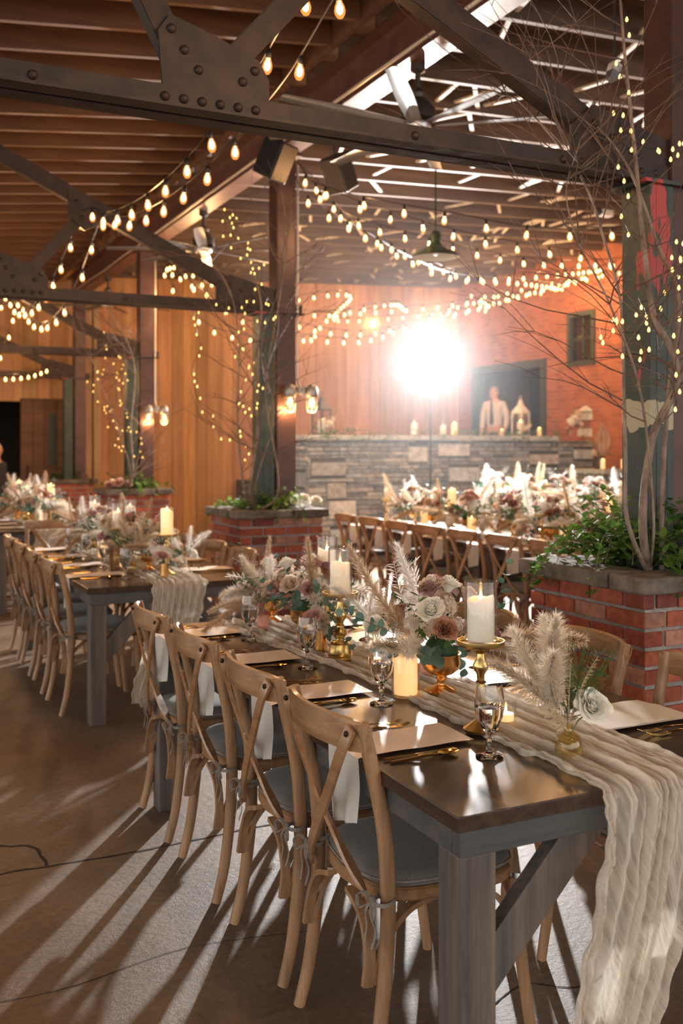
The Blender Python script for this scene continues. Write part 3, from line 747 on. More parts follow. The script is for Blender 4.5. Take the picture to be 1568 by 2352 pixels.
for k in range(8):
    chair(4.60, 5.05+.53*k, R.uniform(-.05, .05), f'cross-back chair, near side of the long right row, {ORD[k]} from its right end', GL+'long row on the right')
    chair(5.20, 5.05+.53*k, pi+R.uniform(-.05, .05), f'cross-back chair, far side of the long right row, {ORD[k]} from its right end', GL+'long row on the right')
for k in range(8):
    chair(6.95, 6.6+.53*k, R.uniform(-.05, .05), f'cross-back chair at the rear row by the stone wall, {ORD[k]} from the right', GL+'rear row')

# ------------------------------------------------------------------ runners
def runner(i, x, y, cols, rows_, hang, label):
    L = TL-.06; amp = .0092; w = .30
    s = 0; ds = (L+hang)/rows_
    rr = random.Random(40+i)
    ph = [(rr.uniform(24, 60) if _ < 3 else rr.uniform(80, 150), rr.uniform(0, 6.3), rr.uniform(.5, 1) if _ < 3 else rr.uniform(.3, .7)) for _ in range(7)]
    seg = [rr.uniform(0, 6.3) for _ in range(8)]
    rowsv = []
    for k in range(rows_+1):
        s = k*ds
        d = s-hang                                       # <0 : hanging
        if d < -.03: yy, zz, hn = -.012-.012, TH+.004+d+.012, 1
        elif d < .02:
            a = (d+.03)/.05*pi/2; yy, zz, hn = -.024+.03*(1-math.cos(a)), TH-.014+.02*math.sin(a), .5
        else: yy, zz, hn = d-.012, TH+.006, 0
        row = []
        drift = .0 if d > 0 else -.0
        cx = x+.495+.035*math.sin(d*1.9+.6)*(1 if d > 0 else 0)+(0 if d > 0 else .02-.16*min(1, -d/.6)**1.5)
        wd = w*(1+.06*math.sin(d*3.1+1))*(1 if d > 0 else 1-.12*min(1, -d/.6))
        for c in range(cols+1):
            u = c/cols; v = 0
            for (f, p, a_) in ph: v += a_*math.sin(u*f+p+.8*math.sin(s*(2.2+a_*3)+seg[int(f) % 8])+.28*math.sin(s*17+p)+.14*math.sin(s*41+f))
            fine = .22*math.sin(s*70+u*13+math.sin(u*31)*2)+.18*math.sin(s*113+u*29)
            q = amp*(abs(v)**.8*(1 if v > 0 else -.35)+fine*.55)
            edge = 0.006*math.sin(s*38+ (0 if u < .5 else 2))+.004*math.sin(s*77+1)
            ox = edge*(1 if u < .06 or u > .94 else 0)
            X = cx+(u-.5)*wd+ox
            if hn == 1: row.append(Vector((X, y+yy-q*1.35-.006-.05*max(0, -d-.3)*0, max(zz, .012))))
            elif hn == 0: row.append(Vector((X, y+yy, zz+max(q, -.004))))
            else: row.append(Vector((X, y+yy-q*.5-.004, zz+max(q, -.004)*.8)))
        rowsv.append(row)
    m_ = MB(); m_.grid(rowsv)
    o = part('gauze_runner', m_, M['gauze'], None, 180); tag(o, label, 'table runner', 'gauze table runners'); return o
runner(0, 1.11, 1.73, 200, 420, .66, 'crinkled cream gauze runner on the front table, hanging over its near end')
runner(1, 1.12, 5.44, 120, 160, .66, 'cream gauze runner on the second table at the left, hanging over its near end')
runner(2, 1.12, 9.50, 30, 60, .3, 'cream gauze runner on the farthest left table')
runner(3, 4.40, 4.10, 30, 60, .3, 'cream gauze runner on the right-hand table behind the nearest planter')
runner(4, 4.40, 6.56, 30, 60, .02, 'cream gauze runner on the far half of the long row')

# ------------------------------------------------------------------ tableware
def cutlery(kind):
    m_ = MB(); L = .21
    if kind == 'knife':
        m_.tube([(-.105, 0, .004), (-.06, 0, .0045), (-.01, 0, .004)], [.0048, .0045, .003], 8, flat=.7)
        m_.strip(catmull([(-.012, 0, .004), (.04, .001, .004), (.09, .002, .003), (.105, .004, .003)], 4), .016, .0014, (0, 1, 0))
    else:
        m_.tube(catmull([(-.1, 0, .003), (-.05, 0, .004), (.0, 0, .008), (.035, 0, .006)], 4), [.005]*6+[.0038]*4+[.0026]*3, 8, flat=.55)
        if kind == 'spoon':
            rows = []
            for k in range(9):
                u = k/8; hw = .0185*math.sin(pi*min(1, u*.93+.07))**.6 if 0 < u < 1 else .002
                rows.append([Vector((.033+u*.06, (j/6*2-1)*hw, .0085-.008*math.sin(pi*u)*(1-(j/6*2-1)**2))) for j in range(7)])
            m_.grid(rows)
        else:
            m_.strip(catmull([(.03, 0, .006), (.045, 0, .0045), (.062, 0, .004)], 3), .018, .0013, (0, 1, 0))
            for j in (-1.5, -.5, .5, 1.5):
                m_.strip(catmull([(.060, j*.0054, .004), (.08, j*.0056, .0055), (.1, j*.0052, .011)], 3), .0026, .0012, (0, 1, 0))
    me = m_.mesh(kind, M['gold'], 50); return me
CUT = {k: cutlery(k) for k in ('knife', 'spoon', 'fork')}
def goblet_root():
    r = root('water_goblet', '', 'glass')
    prof = [(.001, 0), (.034, 0), (.034, .003), (.02, .007), (.008, .012), (.0065, .02), (.0085, .026), (.006, .032), (.006, .042), (.0095, .047), (.006, .053), (.011, .060), (.022, .075), (.033, .098), (.037, .125), (.036, .15), (.032, .178),
            (.0305, .178), (.0345, .15), (.0355, .125), (.0315, .099), (.0205, .077), (.010, .066), (.0003, .064)]
    m_ = MB(); m_.lathe(prof, 28, cap=True); part('glass_body', m_, M['goblet'], r, 60)
    m_ = MB(); m_.lathe([(.0003, .0645), (.0098, .0665), (.0200, .0775), (.0310, .0995), (.0348, .124), (.0002, .1245)], 28, cap=False); part('water', m_, M['water'], r, 60)
    return r
gob0 = goblet_root(); gused = [False]
def napkin_mesh():
    """long folded napkin laid across the place, its tail hanging over the table edge (edge at x=0)"""
    r = MB(); rows = []
    for k in range(26):
        d = -.19+k*.0205
        for_row = []
        for j in range(9):
            v = j/8-.5; wv = .17 if d > 0 else .17*(1+.9*d)
            if d > .012: x, z = d, .0085+.0008*math.sin(d*40+v*5)
            elif d > -.01: x, z = (d-.01)*.9, .0085-.006*(.012-d)/.022
            else: x, z = -.013-.008*math.sin(v*14+d*9)*min(1, -d*12), (d+.012)*(1+.22*v*math.sin(min(1, -d*6)))
            for_row.append(Vector((x, v*wv+(.02*(-d) if d < 0 else 0), z)))
        rows.append(for_row)
    return rows
nr = napkin_mesh()
m_ = MB(); m_.grid(nr[9:]); NAP = m_.mesh('napkin_top', M['napkin'], 180)
m_ = MB(); m_.grid(nr[:10]); NAPT = m_.mesh('hanging_tail', M['satin'], 180)
NAPW = None
m_ = MB(); m_.lathe([(.001, 0), (.07, 0), (.095, .003), (.128, .011), (.13, .0125), (.126, .0125), (.09, .0055), (.001, .004)], 36); PLATE = m_.mesh('dinner_plate', M['plate'], 60)
def fly(me, loc, rz, label, cat, group, nm=None):
    return tag(ob(nm or me.name, me, None, loc, (0, 0, rz)), label, cat, group)
NTH = ['nearest', 'second', 'third', 'fourth']
def place(tx, ty, yc, side, tname, k, full=True):
    """one place setting; side +1 = left long side (x=tx), -1 = right side"""
    Z = TH+.0005; W = f'{NTH[k]} place on the {"left" if side > 0 else "right"} side of {tname}'
    f = (lambda a, b: (tx+a, ty+yc+b, Z)) if side > 0 else (lambda a, b: (tx+TW-a, ty+yc-b, Z)); rz = 0 if side > 0 else pi
    G = 'place settings on '+tname
    o = ob('satin_napkin', NAP, None, f(0, 0), (0, 0, rz)); tag(o, f'blush napkin across the {W}', 'napkin', 'napkins on '+tname)
    if side > 0: ob('hanging_tail', NAPT, o)
    for kind, b_ in (('knife', -.118), ('spoon', -.142), ('fork', .122), ('fork', .158)):
        fly(CUT[kind], f(.145+R.uniform(-.006, .006), b_), rz+R.uniform(-.05, .05), f'{"inner " if b_ == .122 else "outer " if b_ == .158 else ""}gold {kind} at the {W}', kind, 'gold cutlery on '+tname)
    g = gob0 if not gused[0] else copy_tree(gob0); gused[0] = True
    g.location = f(.29, -.20); tag(g, f'half full water goblet at the {W}', 'glass', 'goblets on '+tname)
for k, yy in enumerate([.51, 1.07, 1.61, 2.17]):
    place(1.11, 1.73, yy, 1, 'the front table', k)
for k, yy in enumerate([.42, .99, 1.57, 2.13]):
    place(1.11, 1.73, yy, -1, 'the front table', k)
for k, yy in enumerate(SETY):
    place(1.12, 5.44, yy, 1, 'the second table', k); place(1.12, 5.44, yy, -1, 'the second table', k)
# long row on the right: napkin tails and goblets only show
for k in range(8):
    yy = 5.03+.53*k; Wn = f'{ORD[k]} from the right end of the long right row'
    o = ob('satin_napkin', NAP, None, (4.40, yy, TH+.0005)); tag(o, f'blush napkin with hanging tail {Wn}', 'napkin', 'napkins on the long row'); ob('hanging_tail', NAPT, o)
    g = copy_tree(gob0, (4.70, yy-.2, TH+.0005), 0, f'near side water goblet, {Wn}', 'goblets on the long row')
    g = copy_tree(gob0, (5.10, yy+.2, TH+.0005), 0, f'far side water goblet, {Wn}', 'goblets on the long row')
for k in range(3):
    yy = 9.85+.55*k
    o = ob('satin_napkin', NAP, None, (1.12, yy, TH+.0005)); tag(o, f'blush napkin on the left side of the farthest left table, {far(k)}', 'napkin', 'napkins on the farthest left table'); ob('hanging_tail', NAPT, o)
# folded white card-like napkin lying over the nearest right-hand place, and the one on the head chair side
m_ = MB(); m_.grid([[Vector((a*.034, b_*.026-.10, .012+.0015*math.sin(a*1.3+b_*.6)+(.004 if 3 < a < 5 else 0))) for b_ in range(9)] for a in range(10)]); m_.grid([[Vector((a*.034, b_*.026-.10, .009)) for b_ in range(9)] for a in range(10)])
tag(part('white_napkin', m_, M['satin'], None, 60, loc=(1.78, 2.16, TH+.001)), 'flat folded white napkin on the right side of the front table, nearest the camera', 'napkin')

# ------------------------------------------------------------------ candles and holders
def candlestick(fat):
    r = root('brass_candlestick', '', 'candlestick'); H = .235
    if fat: prof = [(.001, 0), (.048, 0), (.050, .006), (.043, .012), (.045, .018), (.040, .024), (.038, .055), (.030, .062), (.014, .068), (.012, .074), (.026, .090), (.027, .098), (.013, .112), (.012, .118), (.020, .122), (.012, .127), (.014, .135), (.023, .150), (.024, .160), (.013, .185), (.010, .205), (.0135, .209), (.010, .213), (.014, .221), (.030, .224), (.062, .226), (.064, .232), (.064, .240), (.060, .240), (.058, .233), (.001, .233)]
    else: prof = [(.001, 0), (.046, 0), (.047, .006), (.038, .012), (.024, .022), (.012, .030), (.011, .040), (.017, .046), (.011, .052), (.009, .075), (.013, .100), (.010, .125), (.015, .129), (.010, .134), (.011, .150), (.020, .165), (.021, .175), (.012, .190), (.010, .205), (.016, .209), (.011, .214), (.013, .222), (.035, .225), (.062, .227), (.064, .232), (.064, .241), (.060, .241), (.058, .233), (.001, .233)]
    m_ = MB(); m_.lathe(prof, 32); part('turned_stem', m_, M['brass'], r, 40); return r
def hurricane(h=.165, rad=.043):
    m_ = MB(); m_.lathe([(.001, .0), (rad, 0), (rad+.0005, .004), (rad, h-.002), (rad-.0007, h), (rad-.0025, h-.001), (rad-.0022, .006), (.001, .005)], 32)
    return m_.mesh('hurricane_glass', M['glass'], 50)
def candle_root(h, rad, mt, melt=.012):
    r = root('pillar_candle', '', 'candle')
    n = 28; m_ = MB(); vs = []
    lv = [(rad*.97, 0), (rad, .004), (rad, h*.5), (rad, h-.008), (rad*.95, h-.001), (rad*.75, h-.012), (rad*.3, h-.016), (.0005, h-.016)]
    for i, (q, z) in enumerate(lv):
        for j in range(n):
            a = 2*pi*j/n; k = .6*math.sin(a+1)+.4*math.sin(2*a+2)
            vs.append(Vector((q*math.cos(a), q*math.sin(a), z+(k*melt if 3 <= i <= 4 else 0))))
    m_.add(vs, [(i*n+j, i*n+(j+1) % n, (i+1)*n+(j+1) % n, (i+1)*n+j) for i in range(len(lv)-1) for j in range(n)]+[tuple(range(n))[::-1]])
    part('wax', m_, mt, r, 50)
    m_ = MB(); z0 = h-.014
    m_.lathe([(.0005, z0), (.0035, z0+.004), (.0055, z0+.010), (.0045, z0+.018), (.002, z0+.027), (.0003, z0+.033)], 10); part('flame', m_, M['flame'], r, 60)
    return r
CS = [candlestick(True), candlestick(False)]; HG = hurricane(); HGL = hurricane(.195, .043)
CA = candle_root(.105, .036, M['wax']); CB = candle_root(.145, .036, M['waxlit']); CC = candle_root(.115, .036, M['waxwhite'])
PROTO = []
def use(proto, loc, label, cat=None, group=None, rz=0, scale=None):
    if proto in PROTO: o = copy_tree(proto, loc, rz)
    else: o = proto; PROTO.append(proto); o.location = loc; o.rotation_euler[2] = rz
    o['label'] = label
    if cat: o['category'] = cat
    if group: o['group'] = group
    if scale: o.scale = (scale,)*3
    return o
def stick_set(x, y, kind, cand, where, base=TH+.009):
    use(CS[kind], (x, y, base), f'brass candlestick {where}', 'candlestick', 'brass candlesticks', rz=R.uniform(0, 3))
    z = base+.2335
    fly(HG, (x, y, z), 0, f'glass cylinder on the candlestick {where}', 'hurricane glass', 'hurricane glasses')
    use(cand, (x, y, z+.0062), f'ivory candle on the candlestick {where}', 'candle', 'pillar candles', rz=R.uniform(0, 6))
def table_candle(x, y, cand, where, base=TH+.009):
    fly(HGL, (x, y, base), 0, f'clear glass cylinder standing {where}', 'hurricane glass', 'hurricane glasses')
    use(cand, (x, y, base+.0062), f'glowing pillar candle inside glass {where}', 'candle', 'pillar candles', rz=R.uniform(0, 6))
def votive_root():
    r = root('votive_holder', '', 'candle holder'); n = 32; prof = [(.020, 0), (.026, .002), (.028, .01), (.029, .055), (.030, .062), (.0275, .062), (.0265, .055), (.025, .012), (.001, .01)]
    vs = []
    for i, (q, z) in enumerate(prof):
        for j in range(n): a = 2*pi*j/n; qq = q*(1+(.035*(1 if (j+i) % 2 else -1) if 2 <= i <= 3 else 0)); vs.append((qq*math.cos(a), qq*math.sin(a), z))
    m_ = MB(); zs = [.01+.0075*k for k in range(7)]
    prof = [(.024, 0)]+[(.0285, z) for z in zs]+[(.0295, .064), (.0275, .064), (.026, .05), (.025, .012), (.0005, .010)]
    vs = []
    for i, (q, z) in enumerate(prof):
        for j in range(n): a = 2*pi*j/n; qq = q*(1+(.03 if (j+i) % 2 else -.02)) if 1 <= i <= 7 else q; vs.append((qq*math.cos(a), qq*math.sin(a), z))
    m_.add(vs, [(i*n+j, i*n+(j+1) % n, (i+1)*n+(j+1) % n, (i+1)*n+j) for i in range(len(prof)-1) for j in range(n)]+[tuple(range(n))[::-1]])
    part('cut_glass_cup', m_, M['glass'], r, 12)
    m_ = MB(); m_.lathe([(.021, .011), (.022, .03), (.0005, .029)], 20); part('tealight_wax', m_, M['waxlit'], r, 60)
    m_ = MB(); m_.lathe([(.0005, .030), (.004, .036), (.003, .044), (.0003, .052)], 8); part('flame', m_, M['flame'], r, 60)
    return r
VO = votive_root()

# ------------------------------------------------------------------ flowers
def rose_mb(seed, n=26, rad=.042):
    r_ = random.Random(seed); m_ = MB()
    for k in range(n):
        t = (k+1)/n; ang = k*2.399+r_.uniform(-.15, .15); rr = rad*(.10+.55*t**1.1); hgt = rad*(1.25-.35*t); open_ = .06+.62*t**2.4; w = .62+.5*(1-t)+.25
        rows = []
        for i in range(6):
            u = i/5; row = []
            for j in range(7):
                v = j/3-1; a = ang+v*w*(.55+.45*math.sin(pi*min(1, u*.7+.15)))
                q = rr*(.25+.75*u**.6)+open_*rad*.55*u**2.4*(1-.25*v*v)+(.06*rad*math.sin(v*5+k) if u > .9 else 0)
                z = -rad*.35+hgt*u**.85*(1-.22*v*v)-open_*rad*.33*u**3
                row.append(Vector((q*math.cos(a), q*math.sin(a), z)))
            rows.append(row)
        m_.grid(rows)
    return m_
def rose(nm, m, seed, rad=.044): return rose_mb(seed, 36, rad).mesh(nm, m, 180)
ROSE = {'pink': rose('rose', M['rose_pink'], 1), 'mauve': rose('rose', M['rose_mauve'], 2), 'white': rose('rose', M['rose_white'], 3, .047),
        'cream': rose('rose', M['rose_cream'], 4), 'toffee': rose('rose', M['rose_toffee'], 5, .038)}
def plume(seed, L, m, bend=.4, fat=.045, n=900, fl=.055):
    r_ = random.Random(seed); m_ = MB()
    spine = [Vector((bend*L*(t/14)**2, 0, L*(t/14)*(1-.18*bend*(t/14)))) for t in range(15)]
    def at(s):
        f = s*14; i = min(13, int(f)); return spine[i].lerp(spine[i+1], f-i), (spine[i+1]-spine[i]).normalized()
    m_.tube(spine, [.0018]*15, 5)
    for k in range(n):
        s = .28+.72*r_.random()**.85; p, t = at(s); q = math.sin(pi*min(1, (s-.22)/.8))**.6
        a = r_.uniform(0, 2*pi); sd = (t.orthogonal().normalized()); o = Matrix.Rotation(a, 3, t) @ sd
        d = (t*r_.uniform(.75, 1.3)+o*r_.uniform(.3, .9)*(.4+q)).normalized(); l = fl*r_.uniform(.5, 1.1)*(.4+.6*q)
        s2 = t.cross(o).normalized()*r_.uniform(.0005, .0011); p2 = p+d*l*.55; p3 = p+d*l+o*l*.12+Vector((0, 0, -l*.14))
        m_.add([p-s2, p+s2, p2+s2, p2-s2, p3], [(0, 1, 2, 3), (3, 2, 4)])
    return m_.mesh('pampas_plume', m, None)
PL = [plume(11, .26, M['pampas'], .35, n=1100), plume(12, .30, M['pampas_tan'], .9, n=1100, fl=.06), plume(13, .22, M['pampas'], .15, n=900, fl=.04), plume(14, .28, M['bleached'], .6, n=700, fl=.06)]
def leaf(m_, p, d, up, L, w, fold=.25):
    d = d.normalized(); s = d.cross(up); s = s.normalized() if s.length > 1e-3 else d.orthogonal().normalized(); n = s.cross(d)
    rows = []
    for i, (u, k) in enumerate(((0, .06), (.2, .7), (.45, 1), (.75, .75), (1, .05))):
        c = p+d*L*u-n*L*.18*u*u
        rows.append([c-s*w*k+n*w*k*fold, c, c+s*w*k+n*w*k*fold])
    m_.grid(rows)
def sprig(seed, L, nleaf, lw, ll, m, nm, bend=.5, roundish=False, stemm=None):
    r_ = random.Random(seed); m_ = MB(); sp = [Vector((bend*L*(t/10)**2, 0, L*(t/10))) for t in range(11)]
    m_.tube(sp, [.0016-.0001*t for t in range(11)], 5)
    for k in range(nleaf):
        s = .15+.85*k/nleaf; i = min(9, int(s*10)); p = sp[i].lerp(sp[i+1], s*10-i); t = (sp[i+1]-sp[i]).normalized()
        o = Matrix.Rotation(k*pi+r_.uniform(-.6, .6) if not roundish else k*2.4, 3, t) @ t.orthogonal().normalized()
        leaf(m_, p, t*.6+o, t, ll*r_.uniform(.8, 1.15)*(1-.35*s), lw*(1-.3*s), .18)
    return m_.mesh(nm, m, 180)
EU = [sprig(21, .16, 9, .019, .040, M['euc'], 'eucalyptus_sprig', .6, True), sprig(22, .20, 12, .016, .034, M['euc'], 'eucalyptus_sprig', 1.0, True)]
RU = [sprig(23, .17, 12, .011, .045, M['dkgreen'], 'ruscus_sprig', .4), sprig(24, .15, 12, .010, .04, M['green'], 'leafy_sprig', .7)]
OL = sprig(25, .18, 14, .006, .042, M['euc'], 'olive_sprig', .6)
FE = sprig(26, .20, 46, .003, .045, M['bleached'], 'bleached_fern', .7)
WH = sprig(27, .19, 34, .0035, .020, M['strawstem'], 'dried_grass_ear', .25)
def filler(seed, m, nm, rad=.04, n=90, sz=.011, spikes=False):
    r_ = random.Random(seed); m_ = MB()
    for k in range(n):
        z = 1-1.5*(k+.5)/n; a = k*2.399; q = math.sqrt(max(0, 1-z*z)); d = Vector((q*math.cos(a), q*math.sin(a), z)); p = d*rad*r_.uniform(.75, 1.05)
        if spikes: s = d.orthogonal().normalized()*.0006; m_.add([d*rad*.2-s, d*rad*.2+s, p+Vector((0, 0, .004))], [(0, 1, 2)]); m_.ball(p, .0022, 4)
        else:
            for j in range(4):
                b = j*pi/2+r_.random(); o = Matrix.Rotation(b, 3, d) @ d.orthogonal().normalized(); leaf(m_, p, o+d*.5, d, sz, sz*.42, .1)
    m_.tube([(0, 0, -.08), (0, 0, 0)], .0016, 5)
    return m_.mesh(nm, m, 180)
FI = [filler(31, M['bleached'], 'hydrangea_cluster'), filler(32, M['rose_cream'], 'blush_cluster', .036), filler(33, M['brownbloom'], 'smoky_seed_head', .038, 160, spikes=True), filler(34, M['green'], 'green_moss_bloom', .040, 220, .007)]
def poke(me, parent, off, d, roll=0, sc=1.0, nm=None):
    q = Vector(d).normalized().to_track_quat('Z', 'Y') @ Matrix.Rotation(roll, 3, 'Z').to_quaternion()
    o = ob(nm or me.name.split('.')[0], me, parent, off, None, sc); o.rotation_euler = q.to_euler(); return o
def compote():
    m_ = MB(); m_.lathe([(.001, 0), (.046, 0), (.048, .005), (.030, .013), (.013, .022), (.011, .034), (.016, .040), (.012, .046), (.035, .054), (.050, .066), (.056, .085), (.054, .105), (.057, .112), (.053, .112), (.050, .104), (.05, .085), (.001, .075)], 32)
    return m_.mesh('gold_compote', M['copper'], 50)
COMP = compote()
def arrangement(seed, label):
    """low overflowing centrepiece in a gold footed bowl; long axis local y"""
    r_ = random.Random(seed); r = root('flower_arrangement', label, 'flowers', group='overflowing centrepieces')
    ob('footed_bowl', COMP, r)
    m_ = MB(); m_.ball((0, 0, .12), .048, 8); part('moss_core', m_, M['dkgreen'], r)
    def dome(u, el): return Vector((math.cos(u)*math.cos(el), math.sin(u)*math.cos(el), math.sin(el)))
    kinds = ['pink', 'cream', 'mauve', 'pink', 'white', 'cream', 'toffee', 'pink', 'cream', 'mauve', 'white', 'pink', 'toffee', 'pink', 'mauve', 'cream']
    for k, c in enumerate(kinds):
        d = dome(k*2.399+seed, r_.uniform(.1, 1.45)); q = Vector((d.x*.125, d.y*.165, .14+d.z*.16))
        poke(ROSE[c], r, q, d+Vector((0, 0, .3)), r_.uniform(0, 6), r_.uniform(.78, 1.12), 'rose')
    for k in range(10):
        d = dome(k*2.1+seed*2, r_.uniform(0, .5)); d.y *= 1.5
        poke(PL[k % 4], r, Vector((d.x*.05, d.y*.05, .13)), d+Vector((0, 0, .12)), r_.uniform(0, 6), r_.uniform(.8, 1.1), 'pampas_plume')
    for k in range(6): d = dome(k*1.7+seed, r_.uniform(-.35, .5)); poke(EU[k % 2], r, Vector((d.x*.06, d.y*.07, .13)), d, r_.uniform(0, 6), r_.uniform(.8, 1.15))
    for k in range(5): d = dome(k*2.7+1+seed, r_.uniform(.2, 1.2)); poke(RU[k % 2], r, Vector((d.x*.06, d.y*.07, .15)), d, r_.uniform(0, 6), 1.0)
    for k in range(4): d = dome(k*1.9+2+seed, r_.uniform(.5, 1.2)); poke([FE, WH, OL, FE][k], r, Vector((d.x*.06, d.y*.07, .15)), d, r_.uniform(0, 6), 1.05)
    for k in range(7): d = dome(k*2.399+.8+seed, r_.uniform(.2, 1.3)); poke(FI[k % 4 if k != 3 else 0], r, Vector((d.x*.09, d.y*.13, .13+d.z*.11)), d, 0, r_.uniform(.8, 1.1))
    return r
A1 = arrangement(3, 'pampas and rose centrepiece in a gold bowl, behind the bell based candlestick, front table')
A2 = arrangement(5, 'rose and eucalyptus centrepiece in a gold footed bowl behind the glowing low candle')
def bud(kind, label):
    r = root('bud_vase', label, 'flowers')
    m_ = MB(); n = 24
    pr = {'ribbed': [(.026, 0), (.031, .004), (.033, .014), (.033, .034), (.028, .052), (.014, .062), (.010, .067), (.010, .080), (.0125, .083), (.0105, .083), (.008, .079), (.008, .067), (.026, .05), (.031, .034), (.031, .014), (.0005, .006)],
          'cylinder': [(.024, 0), (.024, .085), (.022, .085), (.022, .004), (.0005, .003)],
          'clear': [(.02, 0), (.026, .01), (.028, .03), (.02, .055), (.012, .07), (.016, .085), (.0145, .085), (.0105, .07), (.018, .054), (.026, .03), (.024, .011), (.0005, .004)]}[kind]
    vs = []
    for q, z in pr:
        for j in range(n):
            a = 2*pi*j/n; qq = q*(1+(.03*math.cos(a*12) if kind == 'ribbed' and z < .06 else 0)); vs.append((qq*math.cos(a), qq*math.sin(a), z))
    m_.add(vs, [(i*n+j, i*n+(j+1) % n, (i+1)*n+(j+1) % n, (i+1)*n+j) for i in range(len(pr)-1) for j in range(n)]+[tuple(range(n))[::-1]])
    part('vase_body', m_, {'ribbed': M['amber'], 'cylinder': M['copper'], 'clear': M['glass']}[kind], r, 60)
    top = pr[-1][1]+.08 if False else .08
    return r, Vector((0, 0, .06))
rg = random.Random(9)
b1, c = bud('ribbed', 'ribbed amber bud vase with white rose and pampas, near end of the front table')
for d in ((-.52, .12, .85), (-.30, .25, 1), (-.62, -.05, .95), (-.42, .3, .9), (-.15, .15, 1)): poke(PL[0], b1, c, d, rg.uniform(0, 6), rg.uniform(.98, 1.15))
poke(ROSE['white'], b1, c+Vector((.050, -.022, .060)), (-.15, -.75, .55), 0, 1.05); m_ = MB(); m_.tube([(0, 0, .05), (.02, -.01, .09), (.048, -.016, .11)], .002, 6); part('rose_stem', m_, M['stem'], b1)
for d, s in (((.12, .1, 1), 1.25), ((.0, .2, 1), 1.1)): poke(OL, b1, c, d, rg.uniform(0, 6), s)
for d in ((.1, -.05, 1), (.25, .05, 1), (-.1, -.1, .6), (-.55, -.35, .45)): poke(WH, b1, c, d, rg.uniform(0, 6), rg.uniform(.9, 1.2))
m_ = MB()
for k in range(110):
    a = rg.uniform(0, 6.3); d = Vector((.45+.35*math.cos(a), .1+.35*math.sin(a), 1)).normalized(); p0 = c+d*.06; p1 = c+d*rg.uniform(.14, .24)+Vector((rg.uniform(-.02, .02),)*3); m_.tube([p0, (p0+p1)/2+Vector((0, 0, .008)), p1], .0005, 3); m_.ball(p1, .0016, 4)
part('wispy_green_grass', m_, M['green'], b1)
poke(ROSE['toffee'], b1, c+Vector((.045, .05, .085)), (.5, .4, .8), 0, .6, 'dried_bloom')
b2, c = bud('clear', 'glass bud vase with white rose and pampas, middle of the front table')
poke(ROSE['white'], b2, c+Vector((-.02, -.03, .06)), (-.3, -.5, .6), 0, 1.0)
for d in ((.3, .2, .9), (-.35, .3, .8), (.1, .5, .9), (.6, .1, .7), (-.1, .1, 1)): poke(PL[3], b2, c, d, rg.uniform(0, 6), rg.uniform(.7, .95))
for d in ((0, .1, 1), (.25, .0, 1), (.15, -.1, 1), (.4, .2, 1)): poke(WH, b2, c, d, 0, rg.uniform(1.0, 1.2))
poke(FI[3], b2, c+Vector((.05, .02, .07)), (.5, 0, 1), 0, .7)
b3, c = bud('cylinder', 'gold cylinder vase with eucalyptus and dusty rose, left of the bell based candlestick')
poke(ROSE['pink'], b3, c+Vector((-.03, .01, .065)), (-.4, -.3, .8), 0, 1.0); poke(ROSE['cream'], b3, c+Vector((.02, .04, .06)), (.3, .3, .8), 0, .8)
for d in ((.6, -.3, .5), (.4, -.5, .35), (.5, .1, .7)): poke(EU[1], b3, c, d, rg.uniform(0, 6), .85)
def lay(tx, ty, T, full=True):
    """the run of candles and flowers down one table; local coordinates from the left near corner"""
    n = f'on {T}'
    F = T == 'the front table'
    return n
# front table
TX, TY = 1.11, 1.73; B = TH+.009
use(A1, (1.60, 3.62, B), A1['label'], rz=.4); use(A2, (1.62, 2.62, B), A2['label'], rz=2.0, scale=1.08)
use(b1, (1.553, 1.925, B), b1['label']); use(b2, (1.66, 3.12, B), b2['label']); use(b3, (1.53, 3.31, B), b3['label'])
a3 = use(A1, (1.63, 4.02, B), 'pampas and rose centrepiece at the far end of the front table', rz=3.6, scale=.85)
stick_set(1.548, 3.185, 0, CA, 'with thick bell base, middle of the front table')
stick_set(1.493, 2.215, 1, CC, 'with slim stem, nearest the camera')
stick_set(1.70, 3.62, 1, CA, 'behind the first centrepiece on the front table')
table_candle(1.50, 2.63, CB, 'in the middle of the front table, burning brightest')
use(VO, (1.588, 2.235, B), 'cut-glass votive with a lit tealight beside the nearest brass candlestick', 'candle holder', 'cut-glass votives')
use(VO, (1.60, 3.02, B), 'cut-glass votive right of the bell-based candlestick', 'candle holder', 'cut-glass votives')
use(VO, (1.74, 3.28, B), 'cut-glass votive behind the white rose bud vase', 'candle holder', 'cut-glass votives')
cy = MB(); cy.lathe([(.001, 0), (.024, 0), (.025, .004), (.025, .052), (.022, .055), (.001, .053)], 20); PK = cy.mesh('pink_candle', M['pinkwax'], 50)
fly(PK, (1.52, 3.86, B), 0, 'short blush pink candle on the runner near the far end of the front table', 'candle', None)
fly(PK, (1.70, 2.84, B), 0, 'short blush pink candle on the runner behind the bright low candle', 'candle', None)
